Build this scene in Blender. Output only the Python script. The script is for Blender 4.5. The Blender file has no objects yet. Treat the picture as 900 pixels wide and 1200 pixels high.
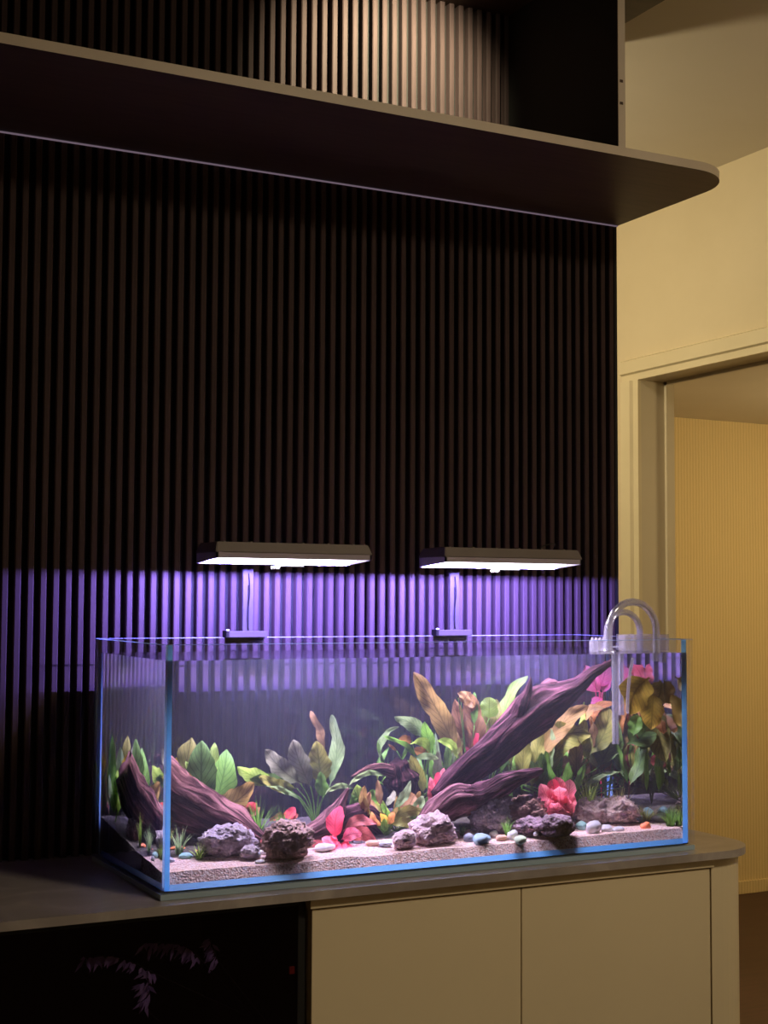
import bpy, bmesh, math, random
from mathutils import Vector, Matrix, noise as mnoise
random.seed(7)
scene = bpy.context.scene
COL = scene.collection
ZC = 0.85                                   # height of the countertop above the floor

# ------------------------------------------------------------------ camera
FPX, YAW, PITCH, ROLL = 1667.53, math.radians(27.325), math.radians(3.5475), math.radians(0.28)
CAM = Vector((-2.197, -2.949, ZC + 0.534))
FW = Vector((math.sin(YAW) * math.cos(PITCH), math.cos(YAW) * math.cos(PITCH), math.sin(PITCH)))
_r = Vector((math.cos(YAW), -math.sin(YAW), 0)); _u = _r.cross(FW)
RT = _r * math.cos(ROLL) + _u * math.sin(ROLL)
UP = -_r * math.sin(ROLL) + _u * math.cos(ROLL)
cam_data = bpy.data.cameras.new('camera'); cam = bpy.data.objects.new('camera', cam_data); COL.objects.link(cam)
cam_data.sensor_fit = 'VERTICAL'; cam_data.sensor_height = 36.0; cam_data.lens = FPX / 1200 * 36
cam_data.clip_start = 0.05
m = Matrix.Identity(4)
for i in range(3):
    m[i][0] = RT[i]; m[i][1] = UP[i]; m[i][2] = -FW[i]; m[i][3] = CAM[i]
cam.matrix_world = m
scene.camera = cam

# ------------------------------------------------------------------ world, lights, exposure
scene.view_settings.view_transform = 'Standard'; scene.view_settings.look = 'None'
scene.view_settings.gamma = 1.0; scene.view_settings.use_curve_mapping = False
scene.view_settings.exposure = 0.0
cy = scene.cycles
cy.use_denoising = True
cy.max_bounces = 14; cy.transparent_max_bounces = 32; cy.transmission_bounces = 10; cy.glossy_bounces = 6
cy.diffuse_bounces = 4; cy.volume_bounces = 0
cy.caustics_refractive = False; cy.caustics_reflective = False
cy.sample_clamp_indirect = 4.0
world = bpy.data.worlds.new('world'); scene.world = world; world.use_nodes = True
world.node_tree.nodes['Background'].inputs[0].default_value = (1.0, 0.75, 0.5, 1)
world.node_tree.nodes['Background'].inputs[1].default_value = 0.004

def lamp(name, kind, loc, energy, color, target=None, **kw):
    d = bpy.data.lights.new(name, kind); d.energy = energy; d.color = color
    for k, v in kw.items(): setattr(d, k, v)
    o = bpy.data.objects.new(name, d); COL.objects.link(o); o.location = loc
    if target is not None:
        o.rotation_euler = (Vector(target) - Vector(loc)).to_track_quat('-Z', 'Y').to_euler()
    return o
CEIL = ZC + 2.014
WARM = (1.0, 0.78, 0.42)
lamp('hall_light', 'POINT', (-0.7, 1.1, CEIL - 0.45), 66.0, (1.0, 0.82, 0.49), shadow_soft_size=0.12)
lamp('side_room_light', 'POINT', (2.7, 0.7, ZC + 1.05), 48.0, (1.0, 0.76, 0.38), shadow_soft_size=0.12)
lamp('room_light', 'AREA', (-0.2, -2.6, CEIL - 0.03), 34.0, (1.0, 0.80, 0.52), target=(-0.2, -2.0, 0), size=0.4)
lamp('niche_spot', 'SPOT', (-0.68, -0.42, CEIL - 0.03), 125.0, (1.0, 0.92, 0.56), target=(-0.68, 0.0, ZC + 1.80), spot_size=math.radians(80), spot_blend=1.0, shadow_soft_size=0.02)

# ------------------------------------------------------------------ pixel helpers (900 x 1200 frame)
# tank: outer left, right, front, back; water level
TX0, TX1, TY0, TY1 = -1.3715, -0.1715, -0.497, -0.059
TH = 0.4515; GT = 0.010
WX0, WX1, WY0, WY1 = TX0 + GT, TX1 - GT, TY0 + GT, TY1 - GT
WZ0, WZ1 = ZC + 0.012, ZC + 0.423
NW = 1.33
def ray(x, y): return (FW + RT * ((x - 450) / FPX) - UP * ((y - 600) / FPX)).normalized()
def at(x, y, Y):                              # point seen at a pixel on the plane Y = const (through air)
    d = ray(x, y); return CAM + d * ((Y - CAM.y) / d.y)
def refr(d, n, eta):
    c = -d.dot(n); k = 1 - eta * eta * (1 - c * c); return d * eta + n * (eta * c - math.sqrt(max(k, 0)))
def wray(x, y, side=False):
    d = ray(x, y)
    if side:
        t = (WX0 - CAM.x) / d.x; return CAM + d * t, refr(d, Vector((-1, 0, 0)), 1 / NW)
    t = (WY0 - CAM.y) / d.y; return CAM + d * t, refr(d, Vector((0, -1, 0)), 1 / NW)
def wat(x, y, Y, side=False):                 # the same, seen through the water of the tank
    o, d = wray(x, y, side); return o + d * ((Y - o.y) / d.y)
def watz(x, y, z, side=False):
    o, d = wray(x, y, side); return o + d * ((z - o.z) / d.z)
def wscale(x, y, Y):                          # pixels per metre at that point of the tank
    return 10.0 / (wat(x + 10, y, Y) - wat(x, y, Y)).length

# ------------------------------------------------------------------ mesh helpers
def tag(o, label=None, cat=None, group=None, kind=None):
    if label: o['label'] = label
    if cat: o['category'] = cat
    if group: o['group'] = group
    if kind: o['kind'] = kind
    return o
def empty(name, loc, label=None, cat=None, group=None, kind=None):
    o = bpy.data.objects.new(name, None); COL.objects.link(o); o.location = loc; o.empty_display_size = 0.05
    return tag(o, label, cat, group, kind)
def link(name, me, mat=None, parent=None, smooth=False):
    if mat is not None and not me.materials:
        me.materials.append(mat)
    if smooth:
        for p in me.polygons: p.use_smooth = True
    o = bpy.data.objects.new(name, me); COL.objects.link(o)
    if parent is not None:
        o.parent = parent
        o.matrix_parent_inverse = Matrix.Translation(-parent_loc(parent))
    return o
def parent_loc(p):
    v = Vector(p.location) if p.type == 'EMPTY' else Vector((0, 0, 0))
    return v
def obj(name, bm, mat, parent=None, smooth=False):
    me = bpy.data.meshes.new(name); bmesh.ops.recalc_face_normals(bm, faces=bm.faces); bm.to_mesh(me); bm.free()
    return link(name, me, mat, parent, smooth)
def box(bm, a, b, bevel=0.0):
    r = bmesh.ops.create_cube(bm, size=1.0)
    vs = r['verts']
    for v in vs:
        v.co = Vector([(a[i] + b[i]) / 2 + v.co[i] * (b[i] - a[i]) for i in range(3)])
    if bevel:
        es = list({e for v in vs for e in v.link_edges})
        bmesh.ops.bevel(bm, geom=es, offset=bevel, segments=2, affect='EDGES', profile=0.5)
    return bm
def boxo(name, a, b, mat, parent=None, bevel=0.0):
    return obj(name, box(bmesh.new(), a, b, bevel), mat, parent)
def prism(bm, pts, z0, z1):                   # outline in XY, extruded in Z
    lo = [bm.verts.new((x, y, z0)) for x, y in pts]; hi = [bm.verts.new((x, y, z1)) for x, y in pts]
    n = len(pts)
    bm.faces.new(lo[::-1]); bm.faces.new(hi)
    for i in range(n): bm.faces.new((lo[i], lo[(i + 1) % n], hi[(i + 1) % n], hi[i]))
    return bm
def xprism(bm, pts, x0, x1):                  # outline in YZ, extruded in X
    lo = [bm.verts.new((x0, y, z)) for y, z in pts]; hi = [bm.verts.new((x1, y, z)) for y, z in pts]
    n = len(pts)
    bm.faces.new(lo); bm.faces.new(hi[::-1])
    for i in range(n): bm.faces.new((lo[(i + 1) % n], lo[i], hi[i], hi[(i + 1) % n]))
    return bm
def smoothpath(pts, n):                       # Catmull-Rom through the points
    pts = [Vector(p) for p in pts]; out = []
    P = [pts[0] * 2 - pts[1]] + pts + [pts[-1] * 2 - pts[-2]]
    k = len(pts) - 1
    for i in range(n + 1):
        s = min(i / n * k, k - 1e-9); j = int(s); t = s - j
        a, b, c, d = P[j], P[j + 1], P[j + 2], P[j + 3]
        out.append(0.5 * ((2 * b) + (c - a) * t + (2 * a - 5 * b + 4 * c - d) * t * t + (3 * b - a - 3 * c + d) * t ** 3))
    return out
def lerpl(vals, s):
    k = len(vals) - 1; x = min(s * k, k - 1e-9); j = int(x); t = x - j
    a, b = vals[j], vals[j + 1]
    if isinstance(a, tuple): return tuple(p * (1 - t) + q * t for p, q in zip(a, b))
    return a * (1 - t) + b * t
def tube(bm, pts, radii, sides=12, disp=None, cap=True):
    n = len(pts); rings = []
    up = None
    for i, p in enumerate(pts):
        t = (pts[min(i + 1, n - 1)] - pts[max(i - 1, 0)]).normalized()
        if up is None:
            up = Vector((0, 0, 1)) if abs(t.z) < 0.9 else Vector((0, 1, 0))
        a = t.cross(up).normalized(); b = a.cross(t).normalized(); up = b
        s = i / (n - 1); r = lerpl(radii, s) if isinstance(radii, (list, tuple)) else radii
        rx, ry = r if isinstance(r, (tuple, list, Vector)) else (r, r)
        ring = []
        for k in range(sides):
            an = 2 * math.pi * k / sides
            q = a * math.cos(an) * rx + b * math.sin(an) * ry
            if disp: q = q * disp(s, an)
            ring.append(bm.verts.new(p + q))
        rings.append(ring)
    for i in range(n - 1):
        for k in range(sides):
            bm.faces.new((rings[i][k], rings[i][(k + 1) % sides], rings[i + 1][(k + 1) % sides], rings[i + 1][k]))
    if cap:
        bm.faces.new(rings[0][::-1]); bm.faces.new(rings[-1])
    return bm
def tubeo(name, pts, r, mat, parent=None, sides=12, n=None):
    p = smoothpath(pts, n) if n else [Vector(q) for q in pts]
    return obj(name, tube(bmesh.new(), p, r, sides), mat, parent, smooth=True)
def lathe(bm, prof, c, sides=20):             # profile of (radius, z) about a vertical axis through c
    rings = [[bm.verts.new((c[0] + r * math.cos(2 * math.pi * k / sides), c[1] + r * math.sin(2 * math.pi * k / sides), c[2] + z)) for k in range(sides)] for r, z in prof]
    for i in range(len(rings) - 1):
        for k in range(sides):
            bm.faces.new((rings[i][k], rings[i][(k + 1) % sides], rings[i + 1][(k + 1) % sides], rings[i + 1][k]))
    bm.faces.new(rings[0][::-1]); bm.faces.new(rings[-1])
    return bm

# ------------------------------------------------------------------ materials
def newmat(name):
    m = bpy.data.materials.new(name); m.use_nodes = True
    nt = m.node_tree; nt.nodes.clear()
    out = nt.nodes.new('ShaderNodeOutputMaterial')
    return m, nt, out
def N(nt, t, **kw):
    n = nt.nodes.new(t)
    for k, v in kw.items(): setattr(n, k, v)
    return n
def ramp(nt, fac, stops):
    r = N(nt, 'ShaderNodeValToRGB'); e = r.color_ramp.elements
    while len(e) < len(stops): e.new(0.5)
    for s, (p, c) in zip(e, stops): s.position = p; s.color = (*c, 1)
    nt.links.new(fac, r.inputs[0]); return r.outputs[0]
def surf(name, c1, c2=None, rough=0.5, scale=8.0, stretch=(1, 1, 1), detail=4.0, bump=0.0, bscale=None, metallic=0.0, spec=0.5, lo=0.35, hi=0.65, coat=0.0):
    m, nt, out = newmat(name); b = N(nt, 'ShaderNodeBsdfPrincipled')
    b.inputs['Roughness'].default_value = rough; b.inputs['Metallic'].default_value = metallic
    b.inputs['Specular IOR Level'].default_value = spec; b.inputs['Coat Weight'].default_value = coat
    tc = N(nt, 'ShaderNodeTexCoord'); mp = N(nt, 'ShaderNodeMapping'); mp.inputs['Scale'].default_value = stretch
    nt.links.new(tc.outputs['Object'], mp.inputs[0])
    nz = N(nt, 'ShaderNodeTexNoise'); nz.inputs['Scale'].default_value = scale; nz.inputs['Detail'].default_value = detail
    nt.links.new(mp.outputs[0], nz.inputs['Vector'])
    if c2 is None: c2 = tuple(min(1, v * 1.12) for v in c1)
    nt.links.new(ramp(nt, nz.outputs['Fac'], [(lo, c1), (hi, c2)]), b.inputs['Base Color'])
    if bump:
        n2 = nz
        if bscale:
            n2 = N(nt, 'ShaderNodeTexNoise'); n2.inputs['Scale'].default_value = bscale; n2.inputs['Detail'].default_value = 5
            nt.links.new(mp.outputs[0], n2.inputs['Vector'])
        bp = N(nt, 'ShaderNodeBump'); bp.inputs['Strength'].default_value = bump; bp.inputs['Distance'].default_value = 0.01
        nt.links.new(n2.outputs['Fac'], bp.inputs['Height']); nt.links.new(bp.outputs[0], b.inputs['Normal'])
    nt.links.new(b.outputs[0], out.inputs[0]); return m
def emis(name, color, strength):
    m, nt, out = newmat(name); e = N(nt, 'ShaderNodeEmission'); e.inputs[0].default_value = (*color, 1); e.inputs[1].default_value = strength
    nt.links.new(e.outputs[0], out.inputs[0]); return m
def clear(name, tint=(1, 1, 1), ior=1.5, gloss=(1, 1, 1), rough=0.0, fac=None, body=None, bodyfac=0.0):
    """thin clear sheet: transparent with a Fresnel mirror coat, optionally some coloured body"""
    m, nt, out = newmat(name)
    t = N(nt, 'ShaderNodeBsdfTransparent'); t.inputs[0].default_value = (*tint, 1)
    g = N(nt, 'ShaderNodeBsdfGlossy'); g.inputs[0].default_value = (*gloss, 1); g.inputs['Roughness'].default_value = rough
    base = t.outputs[0]
    if body:
        d = N(nt, 'ShaderNodeBsdfDiffuse'); d.inputs[0].default_value = (*body, 1)
        mx0 = N(nt, 'ShaderNodeMixShader'); mx0.inputs[0].default_value = bodyfac
        nt.links.new(t.outputs[0], mx0.inputs[1]); nt.links.new(d.outputs[0], mx0.inputs[2]); base = mx0.outputs[0]
    mx = N(nt, 'ShaderNodeMixShader'); fr = N(nt, 'ShaderNodeFresnel'); fr.inputs[0].default_value = ior
    nt.links.new(fr.outputs[0], mx.inputs[0])
    nt.links.new(base, mx.inputs[1]); nt.links.new(g.outputs[0], mx.inputs[2]); nt.links.new(mx.outputs[0], out.inputs[0])
    return m
def pane_mat(name, tint, refl):               # thin clear sheet whose reflectance does not depend on the side it is seen from
    m, nt, out = newmat(name)
    t = N(nt, 'ShaderNodeBsdfTransparent'); t.inputs[0].default_value = (*tint, 1)
    g = N(nt, 'ShaderNodeBsdfGlossy'); g.inputs['Roughness'].default_value = 0.0
    lw = N(nt, 'ShaderNodeLayerWeight'); lw.inputs[0].default_value = 0.5
    pw = N(nt, 'ShaderNodeMath', operation='POWER'); pw.inputs[1].default_value = 5.0
    nt.links.new(lw.outputs['Facing'], pw.inputs[0])
    ma = N(nt, 'ShaderNodeMath', operation='MULTIPLY_ADD'); ma.inputs[1].default_value = 0.6; ma.inputs[2].default_value = refl
    nt.links.new(pw.outputs[0], ma.inputs[0])
    mx = N(nt, 'ShaderNodeMixShader'); nt.links.new(ma.outputs[0], mx.inputs[0])
    nt.links.new(t.outputs[0], mx.inputs[1]); nt.links.new(g.outputs[0], mx.inputs[2]); nt.links.new(mx.outputs[0], out.inputs[0])
    return m

M = {}
M['slat'] = surf('walnut_slat', (0.042, 0.027, 0.028), (0.060, 0.038, 0.039), rough=0.6, scale=6, stretch=(30, 30, 1.2), spec=0.08)
M['slat_back'] = surf('slat_backing', (0.004, 0.003, 0.003), rough=0.8)
M['shelf'] = surf('dark_shelf_veneer', (0.050, 0.028, 0.022), (0.070, 0.040, 0.030), rough=0.5, scale=5, stretch=(1, 14, 14), spec=0.4)
M['shelf_edge'] = surf('taupe_shelf_edge', (0.52, 0.45, 0.38), (0.56, 0.49, 0.42), rough=0.5, scale=9)
M['wall'] = surf('cream_wall_paint', (0.66, 0.57, 0.40), (0.69, 0.60, 0.43), rough=0.8, scale=3, bump=0.03, bscale=220)
M['ceil'] = surf('ceiling_paint', (0.62, 0.56, 0.47), (0.65, 0.59, 0.50), rough=0.85, scale=2)
M['trim'] = surf('cream_gloss_trim', (0.68, 0.60, 0.42), (0.71, 0.63, 0.45), rough=0.4, scale=4)
M['jamb'] = surf('cream_jamb', (0.60, 0.53, 0.40), (0.63, 0.56, 0.43), rough=0.5, scale=4)
M['floor'] = surf('dark_floor', (0.035, 0.012, 0.010), (0.05, 0.018, 0.014), rough=0.45, scale=5, stretch=(1, 9, 1))
M['cab'] = surf('cream_cabinet_lacquer', (0.70, 0.61, 0.43), (0.73, 0.64, 0.455), rough=0.42, scale=2.0)
M['black'] = surf('black_interior', (0.004, 0.004, 0.005), rough=0.7)
M['alu'] = surf('brushed_aluminium', (0.62, 0.58, 0.66), rough=0.35, metallic=0.8, scale=30)
M['profile'] = emis('strip_light', (1.0, 0.72, 0.95), 0.13)  # added glow keeps the pale line under the shelf evenly bright
def wallpaper():
    m, nt, out = newmat('ribbed_wallpaper'); b = N(nt, 'ShaderNodeBsdfPrincipled'); b.inputs['Roughness'].default_value = 0.85
    tc = N(nt, 'ShaderNodeTexCoord'); w = N(nt, 'ShaderNodeTexWave', bands_direction='X'); w.inputs['Scale'].default_value = 18; w.inputs['Distortion'].default_value = 1.2
    w.inputs['Detail'].default_value = 3
    nt.links.new(tc.outputs['Object'], w.inputs[0])
    nt.links.new(ramp(nt, w.outputs['Fac'], [(0.0, (0.55, 0.42, 0.21)), (1.0, (0.64, 0.50, 0.27))]), b.inputs['Base Color'])
    bp = N(nt, 'ShaderNodeBump'); bp.inputs['Strength'].default_value = 0.3; bp.inputs['Distance'].default_value = 0.004
    nt.links.new(w.outputs['Fac'], bp.inputs['Height']); nt.links.new(bp.outputs[0], b.inputs['Normal'])
    nt.links.new(b.outputs[0], out.inputs[0]); return m
M['paper'] = wallpaper()
def stone():
    m, nt, out = newmat('taupe_stone'); b = N(nt, 'ShaderNodeBsdfPrincipled'); b.inputs['Roughness'].default_value = 0.28
    tc = N(nt, 'ShaderNodeTexCoord'); nz = N(nt, 'ShaderNodeTexNoise'); nz.inputs['Scale'].default_value = 7; nz.inputs['Detail'].default_value = 8; nz.inputs['Distortion'].default_value = 1.5
    nt.links.new(tc.outputs['Object'], nz.inputs['Vector'])
    nt.links.new(ramp(nt, nz.outputs['Fac'], [(0.3, (0.25, 0.225, 0.23)), (0.55, (0.33, 0.30, 0.305)), (0.72, (0.46, 0.42, 0.42))]), b.inputs['Base Color'])
    nt.links.new(b.outputs[0], out.inputs[0]); return m
M['stone'] = stone()

# ------------------------------------------------------------------ setting
XW = 1.0                                      # the wall with the doorway
def hitx(x, y, X):
    d = ray(x, y); return CAM + d * ((X - CAM.x) / d.x)
def struct(name, a, b, mat, **kw):
    return tag(boxo(name, a, b, mat, **kw), kind='structure')
XL, YB = -4.6, -4.4                           # far left wall, wall behind the camera
YFAR = 3.3
fl = struct('floor', (XL - .1, YB - .1, -0.06), (5.0, YFAR + .3, 0.0), M['floor'])
struct('ceiling', (XL - .1, YB - .1, CEIL), (XW + .16, YFAR + .3, CEIL + 0.08), M['ceil'])
struct('wall_left', (XL - .1, YB, 0), (XL, YFAR, CEIL), M['wall'])
struct('wall_rear', (XL, YB - .1, 0), (XW, YB, CEIL), M['wall'])
struct('wall_partition', (XL, 0.035, 0), (0.0, 0.12, CEIL), M['slat_back'])
# doorway in the right wall
pj = hitx(752, 600, XW); pt = hitx(733, 600, XW); pz = hitx(752, 445, XW); pzo = hitx(733, 424, XW)
YJ, YT, ZD, ZT = pj.y, pt.y, pz.z, pzo.z
YN = YJ - 1.05                                # near side of the opening
WT = at(791, 600, YJ).x - XW                  # wall thickness seen at the jamb
bm = bmesh.new()
box(bm, (XW, YJ + .012, 0), (XW + WT, YFAR, CEIL)); box(bm, (XW, YB, 0), (XW + WT, YN - .012, CEIL)); box(bm, (XW, YN - .012, ZD + .012), (XW + WT, YJ + .012, CEIL))
wr = tag(obj('wall_right', bm, M['wall']), kind='structure')
struct('wall_hall_end', (0.0, 2.3, 0), (XW, 2.4, CEIL), M['wall'])
tr = empty('door_1', (XW, YJ, 0), kind='structure')
cw = YT - YJ
prof = [(0, 0), (0, -0.014), (0.30, -0.014), (0.36, -0.026), (0.92, -0.026), (1.0, -0.016), (1.0, 0)]
def casing(name, pts):
    return obj(name, pts, M['trim'], tr)
# casing legs: stepped section, and a head
for nm, ys in (('casing_leg', 1), ('casing_leg', -1)):
    bm = bmesh.new(); base = YJ if ys > 0 else YN
    prism(bm, [(XW + q, base + ys * s * cw) for s, q in prof], 0, ZD)
    casing(nm, bm)
bm = bmesh.new()
k = (ZT - ZD)
vs = [[bm.verts.new((XW + q, yy, ZD + s * k)) for s, q in prof] for yy in (YN - cw, YJ + cw)]
n = len(prof)
bm.faces.new(vs[0]); bm.faces.new(vs[1][::-1])
for i in range(n): bm.faces.new((vs[0][i], vs[0][(i + 1) % n], vs[1][(i + 1) % n], vs[1][i]))
casing('casing_head', bm)
boxo('jamb', (XW, YJ, 0), (XW + WT, YJ + .012, ZD), M['jamb'], tr)
boxo('jamb', (XW, YN - .012, 0), (XW + WT, YN, ZD), M['jamb'], tr)
boxo('jamb_head', (XW, YN - .012, ZD), (XW + WT, YJ + .012, ZD + .012), M['jamb'], tr)
boxo('door_stop', (XW + WT * .70, YJ - .012, 0), (XW + WT * .78, YJ, ZD), M['jamb'], tr)
boxo('door_stop', (XW + WT * .70, YN, ZD - .012), (XW + WT * .78, YJ, ZD), M['jamb'], tr)
# the room beyond the doorway
pb = None
for k in range(200):                          # depth at which the skirting meets the floor
    Yq = 1.2 + k * 0.012
    if at(880, 1046, Yq).z <= 0.0: break
YR = min(Yq, YFAR - .02)
ZR = at(792, 489, YR).z
struct('wall_far', (XW + WT, YR, 0), (5.0, YR + .1, ZR), M['paper'])
struct('wall_far_side', (5.0, -1.5, 0), (5.1, YR + .1, ZR), M['wall'])
struct('wall_far_near', (XW + WT, -1.6, 0), (5.0, -1.5, ZR), M['wall'])
struct('ceiling_far', (XW + WT, -1.6, ZR), (5.1, YR + .1, ZR + .06), M['ceil'])
zb = at(880, 1031, YR).z
struct('baseboard_far', (XW + WT, YR - .012, 0), (5.0, YR, zb), M['paper'], bevel=0.002)

# slatted wall
P, XS, SW, SD = 0.02638, -0.04975, 0.0135, 0.020
sw = empty('wall_slatted', (-1.2, 0.03, ZC), kind='structure')
boxo('backing', (-2.6, SD, ZC - .0), (0.0, 0.035, CEIL), M['slat_back'], sw)
ZSB, ZST = ZC + 1.5026, ZC + 1.5221           # shelf bottom and top
def slat_mesh(h):
    bm = bmesh.new(); c = 0.002
    prism(bm, [(0, SD), (0, c), (c, 0), (SW - c, 0), (SW, c), (SW, SD)], 0, h)
    me = bpy.data.meshes.new('slat'); bmesh.ops.recalc_face_normals(bm, faces=bm.faces); bm.to_mesh(me); bm.free(); me.materials.append(M['slat']); return me
lo_me, hi_me = slat_mesh(ZSB - ZC), slat_mesh(CEIL - ZST)
for k in range(-1, 84):
    x = XS - k * P
    for me, z in ((lo_me, ZC), (hi_me, ZST)):
        o = link('slat', me, None, sw); o.location = (x, 0, z)
boxo('end_trim', (-0.0085, 0.0, ZC), (0.0, SD, CEIL), M['slat_back'], sw)

# upper shelf with a rounded end, niche side panel and soffit
DS = -0.4505
def rounded(x0, x1, y0, y1, r, n=10):         # outline with the front right corner rounded
    pts = [(x0, y1), (x0, y0)]
    for i in range(n + 1):
        a = -math.pi / 2 + math.pi / 2 * i / n
        pts.append((x1 - r + r * math.cos(a), y0 + r + r * math.sin(a)))
    return pts + [(x1, y1)]
def slab(name, pts, z0, z1, top, edge, parent):
    bm = prism(bmesh.new(), pts, z0, z1)
    bmesh.ops.recalc_face_normals(bm, faces=bm.faces)
    me = bpy.data.meshes.new(name)
    for f in bm.faces: f.material_index = 0 if abs(f.normal.z) > .9 else 1
    bm.to_mesh(me); bm.free(); me.materials.append(top); me.materials.append(edge)
    return link(name, me, None, parent)
sh = empty('wall_shelf', (-1.2, 0, ZSB), 'long dark wood shelf with rounded right end high on the slatted wall', 'shelf')
slab('board', rounded(-2.6, 0.0, DS - .03, 0.034, 0.13), ZSB, ZST, M['shelf'], M['shelf_edge'], sh)
boxo('light_profile', (-2.6, -0.006, ZSB - 0.0022), (0.0, -0.0005, ZSB), M['profile'], sh)['label'] = 'thin faintly glowing strip light'
sp = empty('niche_panel', (-0.32, -0.2, ZST), 'upright dark side panel with pale front edge standing on the high shelf', 'panel')
bm = box(bmesh.new(), (-0.329, DS + .002, ZST), (-0.310, 0.0, CEIL))
me = bpy.data.meshes.new('side_board'); bmesh.ops.recalc_face_normals(bm, faces=bm.faces)
for f in bm.faces: f.material_index = 0
bm.to_mesh(me); bm.free(); me.materials.append(M['slat_back']); link('side_board', me, None, sp)
boxo('edge_band', (-0.329, DS, ZST), (-0.310, DS + .002, CEIL), M['shelf_edge'], sp)
for y in (95, 121):
    z = at(728, y, DS).z
    boxo('cap', (-0.325, DS - .0012, z - .003), (-0.317, DS, z + .003), M['shelf'], sp)
cs = hitx(735, 26, 0); d_ = ray(735, 26); XSO = (CAM + d_ * ((CEIL - .02 - CAM.z) / d_.z)).x
struct('trim_1', (-2.6, -1.1, CEIL - .02), (XSO, 0.034, CEIL), M['shelf'])

# ------------------------------------------------------------------ cabinet run
CF = -0.538
ct = tag(slab('countertop', rounded(-2.6, 0.0, CF, 0.034, 0.12), ZC - 0.016, ZC, M['stone'], M['stone'], None), 'taupe stone countertop with rounded right corner under the aquarium', 'countertop')
base = empty('base_cabinet', (-0.55, -0.25, 0), 'cream lacquered base cabinet with two flat doors under the aquarium', 'cabinet')
CX0, CX1 = -1.085, -0.142
YD = -0.515
slab('body', rounded(CX0, -0.015, YD + .022, 0.03, 0.10), 0.0, ZC - .016, M['cab'], M['cab'], base)
boxo('top_rail', (CX0 - .006, YD - .006, ZC - .016 - .020), (CX1 + .004, YD + .022, ZC - .016), M['cab'], base, bevel=.0015)
XG = at(611, 1045, YD).x
for a, b in ((CX0, XG - .0012), (XG + .0012, CX1 - .004)):
    boxo('door', (a, YD, 0.08), (b, YD + .020, ZC - .016 - .0225), M['cab'], base, bevel=.0015)
boxo('plinth', (CX0 + .01, YD + .04, 0.0), (CX1, YD + .06, 0.08), M['slat_back'], base)
bm = prism(bmesh.new(), rounded(CX1, -0.012, YD, 0.03, 0.10), 0.0, ZC - .0165)
obj('corner_post', bm, M['cab'], base)
# dark open bay left of it, closed by a smoked glass door
bay = empty('glass_cabinet', (-1.75, -0.25, 0), 'black cabinet with smoked glass door left of the cream doors', 'cabinet')
boxo('back_panel', (-2.6, 0.0, 0.0), (CX0 - .007, 0.03, ZC - .0165), M['black'], bay)
boxo('bottom_panel', (-2.6, -0.5, 0.0), (CX0 - .007, 0.0, 0.08), M['black'], bay)
boxo('side_panel', (CX0 - .022, -0.5, 0.08), (CX0 - .007, 0.0, ZC - .0165), M['black'], bay)
boxo('side_panel', (-2.6, -0.5, 0.08), (-2.585, 0.0, ZC - .0165), M['black'], bay)
M['smoke'] = pane_mat('smoked_glass', (0.62, 0.58, 0.66), 0.025)
boxo('glass_door', (-2.585, -0.503, 0.08), (CX0 - .022, -0.499, ZC - .030), M['smoke'], bay)
boxo('top_rail', (-2.585, -0.505, ZC - .030), (CX0 - .022, -0.49, ZC - .0165), M['black'], bay)

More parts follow.
